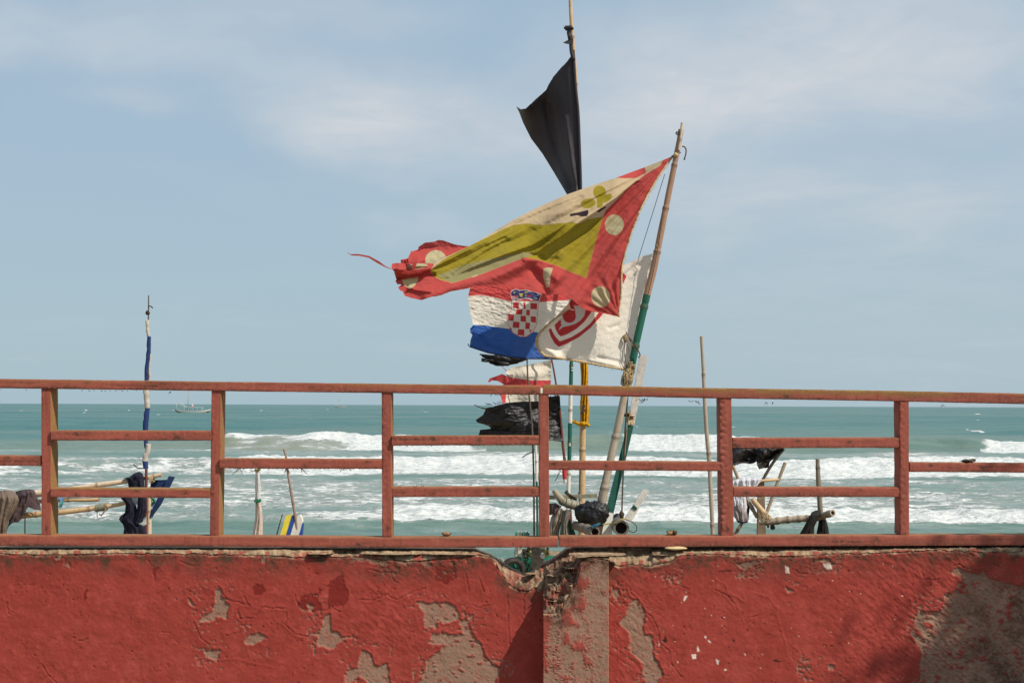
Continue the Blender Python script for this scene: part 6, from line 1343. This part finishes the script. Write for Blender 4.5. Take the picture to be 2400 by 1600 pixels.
strut('slanting_pole', [(945, 190), (840, 320), (740, 470), (650, 620), (560, 740)], [4, 3.8, 3.4, 3.4, 3.2], m_bamboo('black_pole', (.03, .025, .02), (.07, .055, .045), (.02, .015, .012)), [.1, .08, .06, .04, .02], 64)
strut('cross_stick', [(560, 655), (640, 640), (740, 632), (865, 622)], [3.2, 3.4, 3.6, 3.0], M_TAN, [-.02, -.02, 0, .06], 65)
strut('slanting_pole', [(420, 1110), (350, 1245), (262, 1395), (180, 1560)], [3.6, 4, 4.2, 4.2], M_STRUT, [-.02, -.02, -.02, -.02], 66)
strut('thick_bamboo', [(500, 900), (540, 950), (640, 1070), (740, 1180), (800, 1270)], [6, 6.6, 7.6, 8.0, 6.5], M_TAN, [-.08, -.08, -.09, -.10, -.10], 67)
bamboo('wrapped_bamboo', [(*q, d) for q, d in zip(zr([(600, 1225), (760, 1218), (950, 1195), (1130, 1180), (1290, 1172), (1420, 1160), (1530, 1125), (1640, 1092)]), [-.12, -.14, -.16, -.18, -.2, -.24, -.32, -.42])], [6.5, 7.8, 8.0, 7.8, 7.8, 7.6, 7.8, 8.0], [m_bamboo('strapped_bamboo', (.30, .23, .16), (.44, .35, .25), (.18, .13, .09))], YQ, fr, 16, .085, None, 68, True)
m = MB(); wrap(m, zr([(640, 1175)])[0], zr([(735, 1150)])[0], 9.0, 5, 1.0, YQ - .12, 0, 0, 9); wrap(m, zr([(690, 1190)])[0], zr([(760, 1180)])[0], 9.2, 3, 1.0, YQ - .13, 0, 0, 10); m.build('cord_wrap', M_TWINE, fr)
m = MB(); m.blob(PV(*zr([(790, 1300)])[0], YQ - .14), (.022, .02, .022), 4, .5, 8); m.blob(PV(*zr([(725, 1285)])[0], YQ - .12), (.012, .012, .012), 5, .5, 6); m.build('dark_knob', M_DARK, fr)
M_TARP = m_cloth('black_tarp', (.026, .021, .019), [], .06, .4, wr=40, spec=.55, bump=.4)
tp = thing('tarp', 'tattered black plastic tarp hanging from the crossed poles under the upper rail', 'tarp', tuple(PV(1770, 1050, YQ)))
tt = zr([(150, 120), (400, 100), (700, 110), (955, 170)]); tb = fray(zr([(150, 440), (245, 432), (330, 398), (400, 392), (450, 405), (510, 400), (560, 365), (572, 430), (600, 482), (650, 462), (735, 455), (742, 380), (800, 330), (860, 290)]), .8, 2, 3)
pT = cloth_patch(tt, tb, [tt[0], tb[0]], zr([(955, 170), (940, 210), (860, 290)]), 110, 60, lambda s, q, px, py: YQ + .02 + .06 * np.sin(s * 14 + q * 4) + .05 * fbm(px / 13, py / 10, 3, 5) + .03 * np.sin(q * 9 + s * 3))
join_patches('tarp_sheet', [pT], M_TARP, tp)
M_SHIRT = m_cloth('pale_shirt', (.62, .60, .63), [], .15, wr=30, bump=.35); M_STRIPE = m_cloth('patterned_cloth', (.30, .25, .24), [], .05, wr=22, bump=.35)
sh = thing('shirt', 'pale lilac and white laundry draped over the crossed poles beside the saw notched post', 'laundry', tuple(PV(1735, 1130, YQ)))
drape('shirt_body', zr([(180, 640), (300, 600), (420, 590), (540, 600), (640, 608)]), zr([(180, 860), (330, 860), (430, 820), (520, 770), (590, 690)]), zr([(180, 640), (180, 860)]), zr([(640, 608), (620, 650), (590, 690)]), YQ - .06, .05, .026, 5, M_SHIRT, sh, 90, 30, 18, .08)
drape('hanging_sleeve', zr([(180, 850), (300, 850), (410, 860)]), zr([(235, 1140), (285, 1200), (350, 1225), (430, 1215)]), zr([(180, 850), (215, 980), (235, 1140)]), zr([(410, 860), (425, 980), (420, 1100), (430, 1215)]), YQ - .08, .05, .026, 3, M_SHIRT, sh, 60, 50, 19)
drape('patterned_sleeve', zr([(235, 1020), (300, 960), (340, 990)]), zr([(280, 1215), (350, 1240), (440, 1222)]), zr([(235, 1020), (255, 1130), (280, 1215)]), zr([(340, 990), (430, 1100), (440, 1222)]), YQ - .14, .03, .02, 2, M_STRIPE, sh, 40, 40, 20)
drape('dark_hem', zr([(285, 1205), (350, 1222), (438, 1208)]), zr([(290, 1228), (360, 1246), (435, 1232)]), zr([(285, 1205), (290, 1228)]), zr([(438, 1208), (435, 1232)]), YQ - .17, .02, .006, 2, M_NAVYC, sh, 30, 10, 21)
drape('dark_side', zr([(395, 870), (450, 870)]), zr([(400, 1215), (445, 1215)]), zr([(395, 870), (430, 1000), (400, 1215)]), zr([(450, 870), (465, 1020), (445, 1215)]), YQ - .03, .03, .01, 1.5, M_NAVYC, sh, 24, 30, 22)
o = bamboo('bamboo_pole', [(*q, d) for q, d in zip(zr([(1500, 1560), (1465, 1080), (1440, 700), (1432, 560), (1424, 330)]), [0, 0, 0, 0, 0])], [7.2, 6.6, 6.0, 5.8, 4.6], [m_bamboo('dark_bamboo', (.15, .12, .085), (.27, .22, .16), (.07, .055, .04))], YQ - .2, None, 14, .30, None, 71, True)
tag(o, 'short dark bamboo with a slanting cut top, rising above the wrapped bamboo end', 'bamboo pole')
bc = thing('draped_cloth', 'black cloth slung in two tails over the end of the wrapped bamboo', 'cloth', tuple(PV(1920, 1200, YQ - .3)))
M_BLK2 = m_cloth('worn_black_cloth', (.022, .019, .017), [], 0, .7, wr=40, bump=.3)
drape('hanging_tail', zr([(1340, 1085), (1400, 1055), (1470, 1050)]), zr([(1120, 1470), (1250, 1470), (1370, 1470)]), zr([(1340, 1085), (1290, 1180), (1200, 1340), (1120, 1470)]), zr([(1470, 1050), (1430, 1180), (1380, 1290), (1370, 1470)]), YQ - .36, .06, .02, 2.2, M_BLK2, bc, 40, 40, 23, .12)
drape('hanging_tail', zr([(1440, 1060), (1500, 1080)]), zr([(1395, 1470), (1500, 1470), (1595, 1470)]), zr([(1440, 1060), (1445, 1200), (1420, 1320), (1395, 1470)]), zr([(1500, 1080), (1550, 1200), (1580, 1320), (1595, 1470)]), YQ - .22, .05, .02, 2.6, M_BLK2, bc, 40, 40, 24, .05)

# ------------------------------------------------------------------ boats at anchor
def far_boat(px0, px1, D, label, people, sc=1.0):
    c = P((px0 + px1) / 2, 1000, D); x = float(c[0]); L_ = (px1 - px0) * D / FPX
    b = thing('fishing_boat', label, 'boat', (x, D, SEA_Z), None)
    ns, na = 30, 10; V = []; F_ = []
    for i in range(ns + 1):
        t_ = i / ns; e = abs(2 * t_ - 1); hb = max(1.1 * (1 - e ** 2.4) ** .7, .06); g = .75 + .65 * e ** 2.2; kz = -.3 + 1.3 * e ** 5
        for j in range(na + 1):
            a = math.pi * j / na; V.append((x - L_ / 2 + L_ * t_, D - hb * math.cos(a), SEA_Z + g - (g - kz) * max(math.sin(a), 0) ** .6))
    for i in range(ns):
        for j in range(na): F_.append((i * (na + 1) + j, i * (na + 1) + j + 1, (i + 1) * (na + 1) + j + 1, (i + 1) * (na + 1) + j))
    mi = [0 if (k % na) in (0, na - 1) else (1 if (k // na) % 9 else 2) for k in range(len(F_))]
    new_mesh('hull', np.array(V), F_, [M_HULLW, m_plain('far_hull_tan', (.26, .19, .12), (.40, .30, .2)), m_plain('far_hull_dark', (.05, .035, .03), (.1, .07, .06))], b, True, None, mi)
    m = MB()
    for k in np.linspace(-.22, .26, 5):
        for yy in (-.8, .8): m.tube([(x + L_ * k, D + yy, SEA_Z + .6), (x + L_ * k, D + yy, SEA_Z + 2.0)], .05, 5)
    m.tube([(x - L_ * .46, D, SEA_Z + 1.1), (x - L_ * .46, D, SEA_Z + 3.2)], .06, 5); m.tube([(x - L_ * .46, D, SEA_Z + 3.6), (x - L_ * .22, D, SEA_Z + 2.0)], .05, 5)
    m.build('canopy_post', M_HULLW, b)['kind'] = 'stuff'
    m = MB(); m.box((x + L_ * .02, D, SEA_Z + 2.03), (L_ * .50, 1.9, .10)); m.build('canopy', M_HULLW, b, False)
    m = MB(); m.tube([(x - L_ * .14, D, SEA_Z + 1), (x - L_ * .13, D, SEA_Z + 8.2)], [.09, .05], 6); m.build('mast', M_STRUT, b)
    m = MB(); m.add([(x - L_ * .13, D, SEA_Z + 8.1), (x - L_ * .17, D + .1, SEA_Z + 8.2), (x - L_ * .17, D - .1, SEA_Z + 7.5), (x - L_ * .13, D, SEA_Z + 7.6)], [(0, 1, 2, 3)]); m.build('pennant', M_NAVYC, b, False)
    m = MB(); m.tube([(x - L_ * .40, D, SEA_Z + 3.9), (x - L_ * .18, D, SEA_Z + 2.1)], .08, 5); m.tube([(x - L_ * .62, D, SEA_Z + 1.0), (x - L_ * .45, D, SEA_Z + 1.0)], .09, 5); m.build('boom', M_HULLW, b)['kind'] = 'stuff'
    return b, x, L_
b, x, L_ = far_boat(409, 494, 470, 'long pale fishing boat with a canopy and mast, at anchor behind the second bay', True)
m = MB(); D = 470
m.blob((x - L_ * .02, D, SEA_Z + 2.5), (.4, .4, .45), 3, .3, 8); o = m.build('bundle', m_plain('pink_bundle', (.55, .3, .3), (.65, .4, .38))); tag(o, 'small pink bundle on the canopy of the anchored fishing boat', 'bundle')
b2, x2, L2 = far_boat(784, 812, 1500, 'tiny pale boat on the horizon behind the third bay', False)

# ------------------------------------------------------------------ tree outside the picture: its crown shades the right end of the wall
tr = thing('tree', 'broad leaved shade tree standing in front of the wall beyond its right end', 'tree', (6.9, 5.2, 0))
M_BARK = m_plain('tree_bark', (.10, .075, .055), (.2, .16, .12), sc=9)
m = MB(); m.tube([(6.9, 5.2, -.1), (6.88, 5.22, 1.2), (6.8, 5.25, 2.4), (6.8, 5.3, 3.8), (6.78, 5.28, 4.7)], [.19, .16, .14, .10, .05], 12)
rt = random.Random(9)
for k in range(9):
    a = k * .72; z0 = 3.1 + .14 * k
    m.tube([(6.72, 5.25, z0), (6.66 + .4 * math.cos(a), 5.25 + .5 * math.sin(a), z0 + .45), (6.6 + .8 * math.cos(a), 5.25 + 1.0 * math.sin(a), z0 + .75)], [.06, .04, .015], 7)
m.build('trunk', M_BARK, tr)
M_LEAF = m_cloth('leaf', (.06, .11, .03), [], .25, .5, wr=20)
V = []; F_ = []
cl_ = [(rt.gauss(0, .42), rt.gauss(0, .5), rt.gauss(0, .40)) for _ in range(95)]
for c in cl_:
    for _ in range(60):
        p = Vector((6.60 + c[0] + rt.gauss(0, .17), 5.25 + c[1] + rt.gauss(0, .17), 4.78 + c[2] + rt.gauss(0, .14)))
        u = Vector((rt.uniform(-1, 1), rt.uniform(-1, 1), rt.uniform(-.6, .3))).normalized(); w = u.orthogonal().normalized() * rt.uniform(.025, .04); l = u * rt.uniform(.10, .16)
        n = len(V); V += [p, p + l * .5 + w, p + l, p + l * .5 - w]; F_.append((n, n + 1, n + 2, n + 3))
o = new_mesh('crown', np.array([tuple(v) for v in V]), np.array(F_), M_LEAF, tr, False)

for o in S.objects:
    k = o.name.split('.')[0]
    gname = {'flag': 'flags flying from the masts', 'canoe': 'canoes beached behind the wall', 'fishing_boat': 'fishing boats at anchor', 'mast': 'masts standing in the canoes', 'pole': 'thin poles standing in the canoe'}.get(k)
    if gname and o.parent is None and o.get('category'): o['group'] = gname
